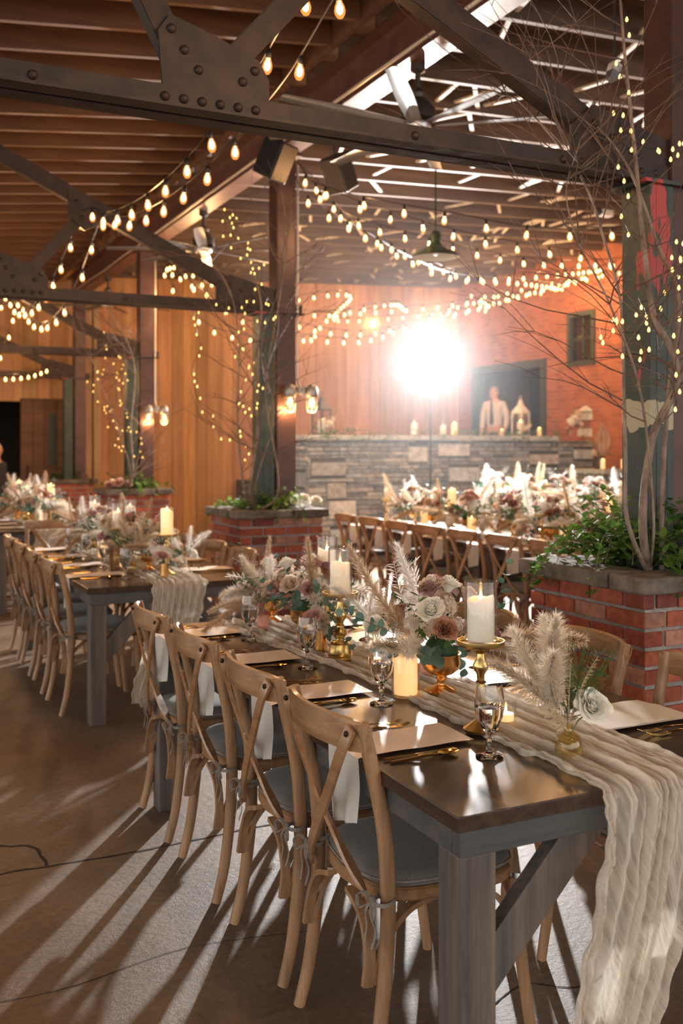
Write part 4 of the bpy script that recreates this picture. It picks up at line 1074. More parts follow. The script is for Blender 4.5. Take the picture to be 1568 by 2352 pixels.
# second table
for (x, y, src, l, a, s) in ((1.62, 6.05, A2, 'rose and pampas centrepiece on the second table, nearest its near end', .9, .95), (1.60, 6.60, A1, 'pale pampas centrepiece on the second table, second from its near end', 2.3, 1.0),
                             (1.60, 7.25, A2, 'blush centrepiece on the second table, toward its far end', 4.0, 1.0), (1.62, 7.68, A1, 'centrepiece at the far end of the second table', 5.2, .9)):
    use(src, (x, y, B), l, rz=a, scale=s)
for (x, y, k, cd_, l) in ((1.66, 5.78, 1, CB, 'tallest at the near end of the second table'), (1.52, 6.42, 0, CA, 'in the middle of the second table'), (1.68, 6.75, 1, CC, 'behind the middle candle of the second table'), (1.60, 7.50, 0, CA, 'at the far end of the second table')):
    stick_set(x, y, k, cd_, l)
use(b3, (1.60, 5.62, B), 'small gold cylinder vase with eucalyptus at the near end of the second table', rz=1.2)
use(b2, (1.74, 5.66, B), 'small glass bud vase with white rose at the near end of the second table', rz=2.2)
use(b1, (1.50, 6.0, B), 'amber bud vase with pampas on the left of the second table', rz=2.5)
use(VO, (1.50, 6.2, B), 'cut-glass votive on the second table beside the amber bud vase', 'candle holder', 'cut-glass votives')
table_candle(1.52, 6.85, CB, 'in the middle of the second table')
# farthest left table
for k, (x, y) in enumerate(((1.55, 9.9), (1.68, 10.5), (1.55, 11.1), (1.68, 11.6))):
    use([A1, A2][k % 2], (x, y, B), f'cream centrepiece on the farthest left table, {far(k)}', rz=k*1.3+.5, scale=1.15)
for k, (x, y) in enumerate(((1.62, 10.18), (1.75, 10.25), (1.60, 10.8), (1.6, 11.4))):
    stick_set(x, y, k % 2, [CA, CB][k % 2], f'on the farthest left table, {far(k)}')
# long row on the right
for k in range(8):
    use([A1, A2][k % 2], (4.90+.08*math.sin(k*2), 4.55+.57*k, B), f'rose and pampas centrepiece on the long right row, {ORD[k]} from the right end', rz=k*1.1, scale=1.15)
for k, yy in enumerate((5.25, 5.75, 6.25, 6.95, 7.55, 8.2, 8.75)):
    stick_set(4.78+.22*(k % 2), yy, k % 2, [CA, CB, CC][k % 3], f'on the long right row, {ORD[k]} from the right end')
for k, yy in enumerate((5.0, 5.95, 7.2, 8.0)):
    table_candle(4.76, yy, CB, f'on the long right row, {ORD[k]} from the right end')
# rear row
for k in range(7):
    use([A2, A1][k % 2], (7.25, 6.7+.62*k, B), f'tall blush centrepiece on the rear row by the stone wall, {ORD[k]} from the right end', rz=k*1.7, scale=1.35)
for k, yy in enumerate((7.0, 8.3, 9.3, 10.2)):
    stick_set(7.15, yy, k % 2, CA, f'on the rear row, {ORD[k]} from the right end')

# ------------------------------------------------------------------ greenery in the planters
def ivy(i, cx, cy, m, n, ls, spread, seed, hgt=.28):
    r_ = random.Random(seed)
    nm = ['nearest right-hand', 'middle', 'left', 'farthest'][i]
    r = root('trailing_vine', f'leafy green vines trailing from the {nm} brick planter', 'plant', (cx, cy, .99), group='planter vines')
    lv = MB(); st = MB()
    for k in range(n):
        a = r_.uniform(0, 2*pi); d = Vector((math.cos(a), math.sin(a), 0)); L = r_.uniform(.5, 1.05)*spread
        base = d*r_.uniform(0, .12); up = r_.uniform(.3, 1)*hgt
        if r_.random() < .5: pts = [base, base+d*L*.35+Vector((0, 0, up*.7)), base+d*L*.75+Vector((0, 0, up*.6)), base+d*L+Vector((0, 0, .06 if L < .36 else -.06))]
        else: pts = [base, base+d*L*.3+Vector((0, 0, up)), base+d*L*.5+Vector((r_.uniform(-.05, .05), r_.uniform(-.05, .05), up*1.4))]
        q = catmull(pts, 8); st.tube(q, .0016, 4)
        for p in resample(q, ls*.42)[2:]:
            o = Vector((r_.uniform(-1, 1), r_.uniform(-1, 1), r_.uniform(-.3, .9))); leaf(lv, p, o, Vector((0, 0, 1)), ls*r_.uniform(.7, 1.2), ls*r_.uniform(.28, .4), .15)
    part('stems', st, M['twig'], r); part('foliage', lv, m, r, 180)
    return r
cxs = PX0+.36
ivy(0, cxs-.02, PYS[0]+.40, M['ivy'], 100, .050, .46, 1, .27); ivy(1, cxs, PYS[1]+.34, M['ivy'], 60, .05, .44, 2, .16)
ivy(2, cxs, PYS[2]+.34, M['ivy'], 55, .06, .46, 3, .16); ivy(3, cxs, PYS[3]+.34, M['ivy_dark'], 30, .06, .4, 4, .15)
for (px, py, l) in ((3.36, 7.64, 'white blooms tucked in the right side of the middle planter'), (2.86, 12.1, 'large pale pink blooms at the left corner of the left planter')):
    r = root('planter_blooms', l, 'flowers', (px, py, 1.03))
    for k in range(5): poke([ROSE['white'], FI[0]][k % 2] if px > 3 else [ROSE['pink'], ROSE['cream']][k % 2], r, (-.08+.045*k, rg.uniform(-.1, .1), .03+.02*(k % 3)), (rg.uniform(-.6, .6), -.6, .8), 0, 1.1 if px > 3 else 1.7)

# ------------------------------------------------------------------ birch branches with fairy lights
def branchy(i, trunks, strands, seed, label, twigs=26, tl=.6, thin=1.0):
    r_ = random.Random(seed)
    base = Vector((GX-.1, PYS[i]+.3, 1.0)); r = root('birch_branches', label, 'branches', base, group='bare birch branches')
    mm = MB(); tw = MB(); path = []
    for t_ in trunks:
        b0 = t_[0]; foot = Vector((min(3.3, max(2.95, b0.x)), min(PYS[i]+.5, max(PYS[i]+.2, b0.y)), .985))
        q = catmull([foot-base]+[p-base for p in t_[:-1]], 8); n = len(q); w = t_[-1]
        mm.tube(q, [w*(1-.75*k/n) for k in range(n)], 7); path.append(q)
        for k in range(twigs):
            s = r_.randint(int(n*.25), n-2); p = q[s]; a = r_.uniform(0, 2*pi); d = Vector((math.cos(a), math.sin(a), r_.uniform(.3, 1.4))).normalized(); L = tl*r_.uniform(.3, 1)
            pts = [p]
            for j in range(5): d = (d+Vector((r_.uniform(-.25, .25), r_.uniform(-.25, .25), r_.uniform(-.2, .15)))).normalized(); pts.append(pts[-1]+d*L/5)
            tw.tube(pts, [.0035*thin*(1-.8*j/5) for j in range(6)], 4)
            for _ in range(3):
                j = r_.randint(1, 4); d2 = (d+Vector((r_.uniform(-1, 1), r_.uniform(-1, 1), r_.uniform(-.3, .8)))).normalized(); tw.tube([pts[j], pts[j]+d2*L*.2+Vector((0, 0, .01)), pts[j]+d2*L*.42], [.0018*thin, .0014*thin, .0006*thin], 3)
    part('trunks', mm, M['bark'], r, 60); part('twigs', tw, M['twig'], r)
    fr = root('fairy_lights', 'string of tiny warm fairy lights in the birch branches of the '+['nearest right', 'middle', 'left'][i]+' planter', 'string lights', base, group='fairy light strings')
    wr = MB(); me = FAIRY; cnt = 0; rest = MB()
    for pts, step, jit in strands:
        q = catmull([p-base for p in pts], 10); wr.tube(resample(q, .05) if len(q) > 8 else q, .0012*thin, 4)
        for p in resample(q, step):
            p = p+Vector((r_.uniform(-jit, jit), r_.uniform(-jit, jit), r_.uniform(-jit, jit)))
            wr.tube([p+Vector((0, 0, .012)), p+Vector((r_.uniform(-.02, .02), 0, .04))], .001*thin, 3)
            if cnt < 100: ob('bulb', me, fr, p)
            else: rest.ball(p, .0065, 6)
            cnt += 1
    part('wire', wr, M['black_wire'], fr)
    if rest.v: part('bulbs', rest, M['fairy'], fr)['kind'] = 'stuff'
fb = MB(); fb.lathe([(.0003, -.009), (.0045, -.006), (.006, 0), (.0045, .006), (.0025, .011), (.0003, .013)], 8); FAIRY = fb.mesh('bulb', M['fairy'], 60)
d = 4.05
T1 = [P(1475, 1190, d), P(1500, 1000, d), P(1556, 880, d-.05), P(1540, 800, d-.1), P(1500, 720, d-.1), P(1478, 560, d-.05), P(1462, 400, d), P(1447, 250, d), P(1432, 100, d+.05), P(1420, -60, d+.1), .019]
T2 = [P(1440, 1195, d-.1), P(1436, 1050, d-.1), P(1432, 900, d-.05), P(1425, 700, d), P(1390, 560, d+.05), P(1330, 400, d+.1), P(1200, 240, d+.2), P(1140, 215, d+.2), .010]
T3 = [P(1520, 1150, d+.1), P(1535, 900, d), P(1560, 700, d), P(1510, 560, d), P(1450, 400, d), P(1380, 300, d+.1), P(1290, 230, d+.2), .012]
T4 = [P(1500, 1180, d), P(1470, 900, d-.1), P(1400, 700, d-.1), P(1330, 560, d-.1), P(1300, 440, d), P(1330, 330, d), .007]
branchy(0, [T1, T2, T3, T4], [
    ([P(1415, -40, d), P(1438, 60, d-.05), P(1418, 150, d-.03), P(1446, 210, d-.06), P(1415, 280, d-.04), P(1458, 330, d-.08), P(1418, 400, d-.05), P(1460, 440, d-.08), P(1420, 500, d-.04), P(1468, 560, d-.1)], .085, .015),
    ([P(1440, 270, d), P(1470, 330, d-.05), P(1510, 350, d-.05), P(1550, 370, d-.05), P(1575, 320, d), P(1540, 345, d-.08), P(1490, 340, d-.08)], .07, .012),
    ([P(1560, 560, d), P(1545, 640, d-.05), P(1525, 700, d-.05), P(1480, 690, d-.1), P(1420, 740, d-.1), P(1390, 790, d-.1), P(1400, 720, d-.12), P(1450, 770, d-.12), P(1500, 730, d-.1), P(1470, 830, d-.1), P(1410, 800, d-.12)], .055, .03),
    ([P(1560, 560, d), P(1570, 700, d-.1), P(1548, 860, d-.1), P(1556, 960, d-.1)], .07, .02)],
    5, 'tall bare birch branches, standing in the nearest right-hand brick planter', 22, .8)
d = 7.7
branchy(1, [[P(575, 1120, d), P(592, 980, d), P(585, 850, d), P(600, 700, d-.1), P(560, 580, d-.1), P(510, 490, d), .015],
            [P(560, 1120, d), P(545, 950, d-.1), P(548, 780, d-.1), P(520, 650, d), P(440, 560, d), .010],
            [P(640, 1120, d-.1), P(610, 900, d-.1), P(640, 700, d-.2), P(660, 560, d-.2), P(670, 480, d), .009],
            [P(590, 1100, d-.15), P(630, 950, d-.2), P(600, 800, d-.2), P(650, 640, d-.25), .007]],
        [([P(505, 490, d), P(545, 520, d-.1), P(520, 560, d-.1), P(575, 560, d-.1), P(560, 600, d-.1), P(600, 610, d-.15), P(590, 670, d-.1), P(560, 690, d-.1)], .085, .05),
         ([P(600, 690, d-.1), P(560, 720, d), P(520, 700, d), P(470, 690, d), P(450, 740, d), P(460, 800, d), P(440, 850, d), P(460, 930, d), P(490, 960, d), P(510, 1020, d)], .085, .04),
         ([P(620, 700, d-.2), P(630, 740, d-.2), P(560, 740, d-.1), P(550, 820, d-.1), P(570, 850, d-.1), P(540, 930, d-.1), P(585, 920, d-.1), P(540, 1000, d-.1), P(570, 1020, d), P(550, 1100, d)], .075, .045),
         ([P(520, 490, d), P(560, 560, d), P(570, 590, d), P(595, 640, d-.1)], .06, .06), ([P(548, 800, d), P(575, 830, d), P(585, 900, d), P(560, 960, d)], .07, .05)],
        6, 'bare birch branches, standing in the middle brick planter', 16, .75, 1.3)
d = 11.9
branchy(2, [[P(305, 1085, d), P(300, 980, d), P(310, 860, d), P(290, 780, d), P(240, 700, d), .016], [P(300, 1085, d), P(270, 980, d-.1), P(230, 880, d-.1), P(205, 800, d), .010],
            [P(310, 1085, d), P(325, 1000, d), P(330, 930, d), .008]],
        [([P(240, 770, d), P(240, 820, d), P(290, 835, d), P(260, 870, d), P(210, 860, d), P(215, 910, d), P(240, 945, d), P(265, 985, d), P(265, 1055, d)], .10, .07),
         ([P(275, 830, d), P(288, 880, d), P(265, 910, d), P(288, 950, d), P(290, 1000, d), P(330, 1000, d), P(318, 1050, d), P(290, 1040, d), P(325, 1020, d)], .085, .06),
         ([P(215, 865, d), P(260, 860, d), P(265, 930, d), P(235, 940, d), P(270, 1000, d), P(280, 1040, d)], .09, .06)],
        7, 'bare birch branches, standing in the left brick planter', 14, .9, 1.6)

# ------------------------------------------------------------------ festoon lights
bm_ = MB(); bm_.lathe([(.0003, -.105), (.012, -.101), (.020, -.088), (.0225, -.074), (.019, -.055), (.0125, -.040), (.010, -.030)], 12); BULB = bm_.mesh('glass_bulb', M['bulb'], 60)
bm_ = MB(); bm_.lathe([(.0115, -.036), (.013, -.034), (.0135, -.008), (.009, .0), (.004, .004), (.0003, .012)], 10); SOCK = bm_.mesh('socket', M['black'], 50)
bm_ = MB(); bm_.lathe([(.0003, -.090), (.009, -.084), (.0135, -.074), (.013, -.060), (.008, -.048), (.003, -.036)], 10); FIL = bm_.mesh('filament', M['filament'], 60)
BLIGHT = bpy.data.lights.new('bulb_light', 'POINT'); BLIGHT.energy = BULB_W; BLIGHT.color = (1, .56, .25); BLIGHT.shadow_soft_size = .05
def festoon(pts, step, label, ph=.5, group='festoon string lights'):
    q = catmull(pts, 14); o = pts[0]; r = root('string_lights', label, 'string lights', o, group=group)
    c = MB(); c.tube([p-o for p in q], .0042, 5); part('cable', c, M['black_wire'], r)
    for k_, p in enumerate(resample(q, step)[1:-1]):
        if k_ % 5 == 2:                                  # the warm light the bulbs give off, one lamp for every five bulbs
            b_ = ob('bulb_light', BLIGHT, r, p-o+Vector((0, 0, -.13)))
        s = ob('socket', SOCK, r, p-o+Vector((0, 0, -.008)), (R.uniform(-.12, .12), R.uniform(-.12, .12), 0)); ob('glass_bulb', BULB, s); ob('filament', FIL, s)
TOP2, TOP3 = Vector((3.38, 7.8, 3.97)), Vector((3.38, 12.3, 3.97))
S = [
 ([TOP2, P(750, 430, 8.0), P(1036, 488, 7.9), P(1330, 522, 7.8), Vector((7.2, 5.2, 3.45)), Vector((8.6, 4.5, 4.2))], .33, 'festoon string spanning right from the middle post, topmost of the fan'),
 ([TOP2, P(770, 440, 8.6), P(963, 505, 9.0), P(1144, 548, 9.3), P(1325, 575, 9.5), P(1470, 585, 9.6), Vector((10.9, 7.2, 4.4))], .33, 'festoon string spanning right from the middle post, second from the top'),
 ([TOP2, P(765, 470, 8.8), P(860, 512, 9.4), P(1076, 566, 10.2), P(1238, 594, 10.8), P(1440, 590, 12.0), Vector((10.95, 10.2, 4.5))], .33, 'festoon string spanning right from the middle post, third from the top'),
 ([TOP2, P(820, 515, 9.4), P(883, 550, 10), P(993, 600, 11), P(1102, 630, 12), P(1290, 620, 13.6), Vector((10.95, 12.6, 4.5))], .32, 'festoon string from the middle post to the brick wall, passing the pendant lamp'),
 ([TOP3, P(450, 655, 12.3), P(600, 745, 12.6), P(810, 775, 13.2), P(950, 740, 14), P(1150, 685, 15), Vector((10.95, 13.2, 4.45))], .24, 'lowest swag of festoon lights across the room, from the left post to the brick wall'),
 ([TOP3, P(480, 650, 12.4), P(650, 728, 12.9), P(820, 758, 13.5), P(1000, 722, 14.2), P(1200, 668, 15), Vector((10.95, 12.4, 4.4))], .24, 'second-lowest swag of festoon lights from the left post to the brick wall'),
 ([TOP3, P(470, 632, 12.6), P(560, 680, 13), P(700, 712, 13.8), P(850, 708, 14.4), P(1050, 690, 15), P(1250, 645, 15.6), Vector((10.95, 11.6, 4.35))], .26, 'middle swag of festoon lights from the left post to the brick wall'),
 ([TOP3, P(430, 640, 12.6), P(560, 690, 13.6), P(800, 668, 15.3), Vector((8.2, 16.9, 4.0)), Vector((10.9, 16.6, 4.3))], .30, 'festoon string running close along the plank wall above the stone wall'),
 ([TOP3, P(430, 700, 12.3), P(520, 760, 12.6), P(700, 770, 13.2), P(760, 720, 13.9), P(900, 690, 15), Vector((9.0, 15.8, 4.1))], .26, 'festoon string sagging behind the middle post in front of the plank wall'),
 ([P(1050, 668, 17.2), P(1120, 672, 16.8), P(1250, 662, 16), P(1380, 610, 15.2), Vector((10.95, 12.0, 4.55))], .28, 'short festoon string high along the brick wall'),
 ([P(900, 760, 15.2), P(960, 735, 15.4), P(1040, 700, 16), P(1110, 685, 17), Vector((10.9, 16.0, 4.2))], .26, 'short festoon string over the bright flash in the corner'),
 ([TOP2+Vector((0, .02, -.02)), P(690, 430, 8.4), P(760, 485, 8.9), P(830, 525, 9.5), P(940, 588, 10.6), P(1047, 628, 11.4), P(1200, 640, 13.2), Vector((10.95, 13.6, 4.3))], .40, 'festoon string from the middle post hanging just under the pendant lamp'),
]
for a in S: festoon(*a)
def bay(x, y0, y1, z, sag, n=6): return [Vector((x, y0+(y1-y0)*k/n, z-sag*4*(k/n)*(1-k/n))) for k in range(n+1)]
p1 = bay(1.56, -1.2, 3.25, 3.36, .28)+bay(1.58, 3.35, 7.78, 3.36, .30)[1:]+bay(1.56, 7.9, 12.28, 3.36, .42)[1:]+bay(1.55, 12.4, 16.4, 3.36, .45)[1:]
p2 = bay(1.68, -1.2, 3.25, 3.34, .24)+bay(1.72, 3.35, 7.78, 3.32, .26)[1:]+bay(1.72, 7.9, 12.28, 3.30, .50)[1:]+bay(1.72, 12.4, 16.4, 3.3, .52)[1:]
festoon(p1, .40, 'long festoon string looping under the left roof trusses, the left one of the pair')
festoon(p2, .43, 'long festoon string looping under the left roof trusses, the right one of the pair')
festoon([Vector((-.5, 12.3, 2.72)), Vector((.6, 12.6, 2.55)), Vector((1.4, 13.6, 2.5)), Vector((2.2, 15.0, 2.62)), Vector((2.9, 16.4, 2.9))], .30, 'small festoon string across the dark doorway at the far left')

# ------------------------------------------------------------------ ceiling fans
def fan_root():
    r = root('ceiling_fan', '', 'ceiling fan')
    m_ = MB(); m_.lathe([(.001, .20), (.05, .20), (.055, .23), (.018, .27), (.018, .36), (.05, .38), (.05, .42), (.001, .42)], 16); part('downrod', m_, M['fanhub'], r)
    m_ = MB(); m_.lathe([(.001, .035), (.09, .035), (.115, .06), (.115, .13), (.085, .17), (.05, .20), (.001, .20)], 24); part('motor_housing', m_, M['fanhub'], r)
    m_ = MB(); m_.lathe([(.0005, -.012), (.08, -.012), (.088, 0), (.088, .034), (.001, .034)], 24); part('hub_cap', m_, M['fancap'], r)
    for k in range(8):
        mt = Matrix.Rotation(k*pi/4+.12, 4, 'Z') @ Matrix.Rotation(math.radians(9), 4, 'X')
        m_ = MB(); rows = []
        for i in range(9):
            u = .085+i/8*.93; wd = .042+.012*math.sin(i/8*pi)
            rows.append([mt @ Vector((u, v*wd, .022+.010*(1-v*v))) for v in (-1, -.5, 0, .5, 1)])
        m_.grid(rows); m_.grid([[p-Vector((0, 0, .004)) for p in rw][::-1] for rw in rows]); part('blade', m_, M['fan'], r, 40)
    return r
f0 = fan_root()
for k, (y, l) in enumerate(((5.60, 'large eight-blade ceiling fan in front of the flash, nearest the camera'), (10.05, 'eight-blade ceiling fan left of the middle post, second along the beam'), (14.5, 'eight-blade ceiling fan farthest away, over the left planter'))):
    o = f0 if k == 0 else copy_tree(f0); o.location = (BX+.02, y, 3.60+.0); o.rotation_euler[2] = [0, .3, .15][k]; tag(o, l, 'ceiling fan', 'ceiling fans on the long beam')

# ------------------------------------------------------------------ pendant, wall lamps, speakers, small fixtures
pd_ = P(1000, 592, 9.1); r = root('pendant_lamp', 'green enamel dome pendant lamp hanging over the long right row', 'lamp', pd_); r.scale = (1.12, 1.12, .9)
m_ = MB(); m_.lathe([(.195, 0), (.198, .004), (.17, .05), (.10, .10), (.055, .125), (.045, .16), (.045, .24), (.03, .27), (.0005, .28)], 32, cap=False); part('shade', m_, M['shade_g'], r, 50)
m_ = MB(); m_.lathe([(.192, .004), (.165, .047), (.098, .095), (.05, .118), (.0005, .12)], 32, cap=False); part('shade_lining', m_, M['shade_w'], r, 60)
m_ = MB(); m_.ball((0, 0, .055), .033, 8); part('bulb', m_, M['waxwhite'], r)
m_ = MB(); m_.tube([(0, 0, .27), (0, 0, zr(pd_.x)-pd_.z)], .009, 6); m_.lathe([(.001, 0), (.06, 0), (.05, .05), (.001, .05)], 12, (0, 0, zr(pd_.x)-pd_.z-.05)); part('rod', m_, M['shade_g'], r)

def jelly(i, y):
    z = 1.98; r = root('twin_wall_lamp', f'twin caged wall lamp glowing on the {["", "middle", "left"][i]} brown post', 'lamp', (BX+.06, y-.09, z), group='caged wall lamps')
    m_ = MB(); m_.tube(catmull([(.045, -.0, 1.95), (.045, 0, .3), (.045, -.01, .12), (.06, -.06, .03), (.06, -.06, -.02)], 6), .011, 8); part('conduit', m_, M['conduit'], r)
    m_ = MB(); m_.tube([(-.09, -.07, .02), (.17, -.07, .02)], .014, 8); m_.lathe([(.001, -.03), (.045, -.03), (.05, .0), (.045, .03), (.001, .03)], 16, (.05, -.06, .03)); m_.beam((.05, 0, .03), (.05, -.06, .03), .05, .05); part('bracket', m_, M['cast'], r)
    for x in (-.06, .14):
        l = ob('lamp_head', None, r, (x, -.08, 0)); bpy.data.objects.remove(l)
        m_ = MB(); m_.lathe([(.045, -.03), (.052, -.02), (.052, .03), (.044, .06), (.025, .08), (.001, .085)], 20, (x, -.08, 0), cap=False); m_.lathe([(.001, -.028), (.045, -.03)], 20, (x, -.08, 0), cap=False); hd = part('lamp_head', m_, M['cast'], r, 50)
        m_ = MB(); m_.lathe([(.040, -.03), (.041, -.10), (.036, -.13), (.02, -.15), (.0005, -.154)], 20, (x, -.08, 0), cap=False); part('glass_jar', m_, M['lampglass'], hd, 60)
        m_ = MB(); m_.lathe([(.012, -.035), (.022, -.06), (.024, -.085), (.015, -.108), (.0005, -.115)], 14, (x, -.08, 0), cap=False); part('bulb', m_, M['jellybulb'], hd, 60)
        jl = bpy.data.lights.new('lamp_light', 'POINT'); jl.energy = JAR_W; jl.color = (1, .58, .26); jl.shadow_soft_size = .03; ob('lamp_light', jl, hd, (x, -.08, -.135))
        m_ = MB()
        for k in range(6):
            a = k*pi/3; c, s_ = math.cos(a), math.sin(a); m_.tube([(x+c*.047, -.08+s_*.047, -.03), (x+c*.048, -.08+s_*.048, -.11), (x+c*.036, -.08+s_*.036, -.150), (x, -.08, -.163)], .0028, 5)
        for zz, q in ((-.06, .048), (-.105, .048)): m_.tube([(x+q*math.cos(a), -.08+q*math.sin(a), zz) for a in [k*pi/10 for k in range(21)]], .0028, 5)
        part('wire_guard', m_, M['cast'], hd)
jelly(1, PY[1]+.03); jelly(2, PY[2]+.03)

def speaker(loc, rz, tilt, label):
    r = root('loudspeaker', label, 'speaker', loc, rz, 'black hanging loudspeakers'); r.rotation_euler = (tilt, 0, rz)
    m_ = MB(); m_.prism([(-.10, -.11), (.10, -.11), (.08, .11), (-.08, .11)], -.15, .15, 'z'); bevel(part('cabinet', m_, M['black'], r, None), .012)
    m_ = MB(); m_.box(-.088, .088, -.116, -.111, -.138, .138); part('grille', m_, M['dk_metal'], r, None)
    m_ = MB(); m_.tube([(0, .0, .15), (0, .05, .28)], .012, 6); part('bracket', m_, M['black'], r)
speaker((2.93, 7.2, 3.78), 0.5, .5, 'black loudspeaker hanging left of the middle post top')
speaker((3.62, 7.45, 3.82), -1.1, .5, 'black loudspeaker hanging right of the middle post top')
q = P(1388, 490, 12.0); r = root('security_floodlight', 'small white twin-lens camera hanging from the ceiling left of the nearest column', 'camera', (q.x, q.y, q.z))
m_ = MB(); m_.box(-.07, .10, -.05, .05, -.04, .04); bevel(part('camera_body', m_, M['whitewash'], r, None), .01); m_ = MB(); m_.lathe([(.04, -.03), (.045, .0), (.035, .04)], 14, (-.11, -.02, 0), mtx=Matrix.Rotation(-.9, 4, 'Y')); part('lens', m_, M['black'], r)
m_ = MB(); m_.tube([(0, 0, .04), (0, 0, zr(q.x)-q.z)], .008, 6); part('stem', m_, M['black_wire'], r)
q = P(1408, 165, 5.6); r = root('sensor_box', 'white angled sensor box hanging near the top of the birch branches', 'sensor', q)
m_ = MB(); mt = Matrix.Rotation(.35, 4, 'Y'); m_.box(-.03, .03, -.03, .03, .0, .05, None, mt); bevel(part('white_cover', m_, M['whitewash'], r, None), .006); m_ = MB(); m_.box(-.026, .026, -.026, .026, -.05, -.001, None, mt); part('dark_lens', m_, M['galv'], r, None)
m_ = MB(); m_.tube([(.01, 0, .05), (.01, 0, zr(q.x)-q.z)], .006, 6); part('stem', m_, M['black_wire'], r)

# ------------------------------------------------------------------ flash on its light stand
r = root('flash_stand', 'bright photo flash on a thin black light stand in front of the stone wall', 'flash', (FLASH.x, FLASH.y, 0))
m_ = MB(); m_.tube([(0, 0, .35), (0, 0, 1.2), (0, 0, FLASH.z-.16)], [.017, .013, .010], 8); part('pole', m_, M['black'], r)
for k in range(3):
    a = k*2*pi/3; m_ = MB(); m_.tube([(0, 0, .62), (.42*math.cos(a), .42*math.sin(a), .012)], .010, 6); m_.tube([(.22*math.cos(a), .22*math.sin(a), .33), (0, 0, .33)], .006, 5); part('leg', m_, M['black'], r)
aim = (Vector((1.2, 1.0, .4))-FLASH).normalized(); qa = aim.to_track_quat('Z', 'Y').to_euler()
m_ = MB(); m_.lathe([(.001, -.22), (.05, -.22), (.055, -.05), (.11, .0), (.115, .04), (.108, .04), (.06, -.03), (.001, -.035)], 24); part('flash_head', m_, M['black'], r, loc=(0, 0, FLASH.z), rot=qa)
m_ = MB(); m_.lathe([(.0005, .036), (.104, .036), (.104, .038), (.0005, .038)], 24); part('lens', m_, M['flashlens'], r, loc=(0, 0, FLASH.z), rot=qa)
ld = bpy.data.lights.new('flash_light', 'SPOT'); ld.energy = FLASH_W; ld.color = (1, .98, .96); ld.spot_size = math.radians(150); ld.spot_blend = .6; ld.shadow_soft_size = .09
lo = ob('flash_light', ld, r); lo.location = Vector((0, 0, FLASH.z))+aim*.06; lo.rotation_euler = (-aim).to_track_quat('Z', 'Y').to_euler()

# ------------------------------------------------------------------ things on the stone wall
def on_wall(u, y=SY+.2): # position along the wall for a bearing u at depth line y
    t = (u-784)/FPX; dx = FW.x+RT.x*t; dy = FW.y+RT.y*t; return Vector((dx/dy*y, y, STOP+.002))
def lantern(loc, style, label, s=1.0):
    r = root('lantern', label, 'lantern', loc, .3, None); r.scale = (s,)*3; mt = M['dk_metal'] if style == 'dark' else M['whitewash'] if style == 'arched' else M['white_metal']
    W, H = (.09, .36) if style != 'arched' else (.13, .38)
    m_ = MB(); m_.box(-W-.01, W+.01, -W-.01, W+.01, 0, .025); part('base', m_, mt, r, None)
    m_ = MB()
    for a in (-1, 1):
        for b_ in (-1, 1): m_.box(a*W-.009, a*W+.009, b_*W-.009, b_*W+.009, .025, H)
    for s_ in (-1, 1):
        m_.box(-W, W, s_*W-.006, s_*W+.006, H-.02, H); m_.box(s_*W-.006, s_*W+.006, -W, W, H-.02, H)
        if style != 'dark':
            arc = [(W*math.cos(k*pi/10), H-.13+.12*math.sin(k*pi/10)) for k in range(11)]
            m_.tube([(a, s_*W, b_) for a, b_ in arc], .012 if style == 'arched' else .007, 6); m_.tube([(s_*W, a, b_) for a, b_ in arc], .012 if style == 'arched' else .007, 6)
    if style == 'arched':                                # solid back and lower panels with a round-headed opening in front
        m_.box(-W, W, W-.012, W, .025, H-.02)
        for s_ in (-1, 1): m_.box(s_*W-.006, s_*W+.006, -W, W, .025, .12); m_.box(s_*W*.7-.04, s_*W*.7+.04, -W-.006, -W+.008, .025, H-.02); m_.box(s_*W-.006, s_*W+.006, -W, W, H-.13, H)
        m_.box(-W, W, -W-.006, -W+.008, .025, .07); m_.box(-W, W, -W-.006, -W+.008, H-.05, H)
    part('frame', m_, mt, r, None)
    m_ = MB(); m_.lathe([(W*1.55, H), (W*1.3, H+.03), (W*.7, H+.09), (W*.45, H+.12), (W*.42, H+.15), (W*.2, H+.18), (.001, H+.20)], 4 if style != 'arched' else 8, mtx=Matrix.Rotation(pi/4, 4, 'Z')); part('roof', m_, mt, r, None)
    m_ = MB(); m_.tube([(.03*math.cos(k*pi/8), 0, H+.215+.03*math.sin(k*pi/8)) for k in range(17)], .004, 5); part('ring', m_, mt, r)
    m_ = MB()
    for s_ in (-1, 1): m_.box(-W+.008, W-.008, s_*W-.001, s_*W+.001, .026, H-.02); m_.box(s_*W-.001, s_*W+.001, -W+.008, W-.008, .026, H-.02)
    part('glass_panes', m_, M['glass'], r, None)
    c = use(CC, loc+Vector((0, 0, .027*s)), 'white candle inside the '+label.split(' with')[0].split(' in front')[0], 'candle', 'pillar candles'); c.scale = (1.5*s,)*2+(1.7*s,)
lantern(on_wall(738), 'dark', 'dark metal lantern with pointed roof at the left end of the stone wall', 1.05)
lantern(on_wall(1195), 'white', 'open white metal lantern with arched sides in front of the doorway', 1.08)
lantern(on_wall(1356), 'arched', 'broad whitewashed arched lantern at the right end of the stone wall', 1.12)
def wall_candle(u, cand, label, s=1.3, y=SY+.2, gl=True):
    p = on_wall(u, y); c = use(cand, p+Vector((0, 0, .007*s)), label, 'candle', 'candles on the stone wall', scale=s)
    if gl: o = fly(HG, p, 0, 'clear glass cylinder around the '+label, 'hurricane glass', 'hurricane glasses'); o.scale = (s,)*3
wall_candle(951, CC, 'white pillar candle on the slab left of the flash stand', 1.5); wall_candle(1017, CA, 'ivory pillar candle on the slab behind the flash stand', 1.3)
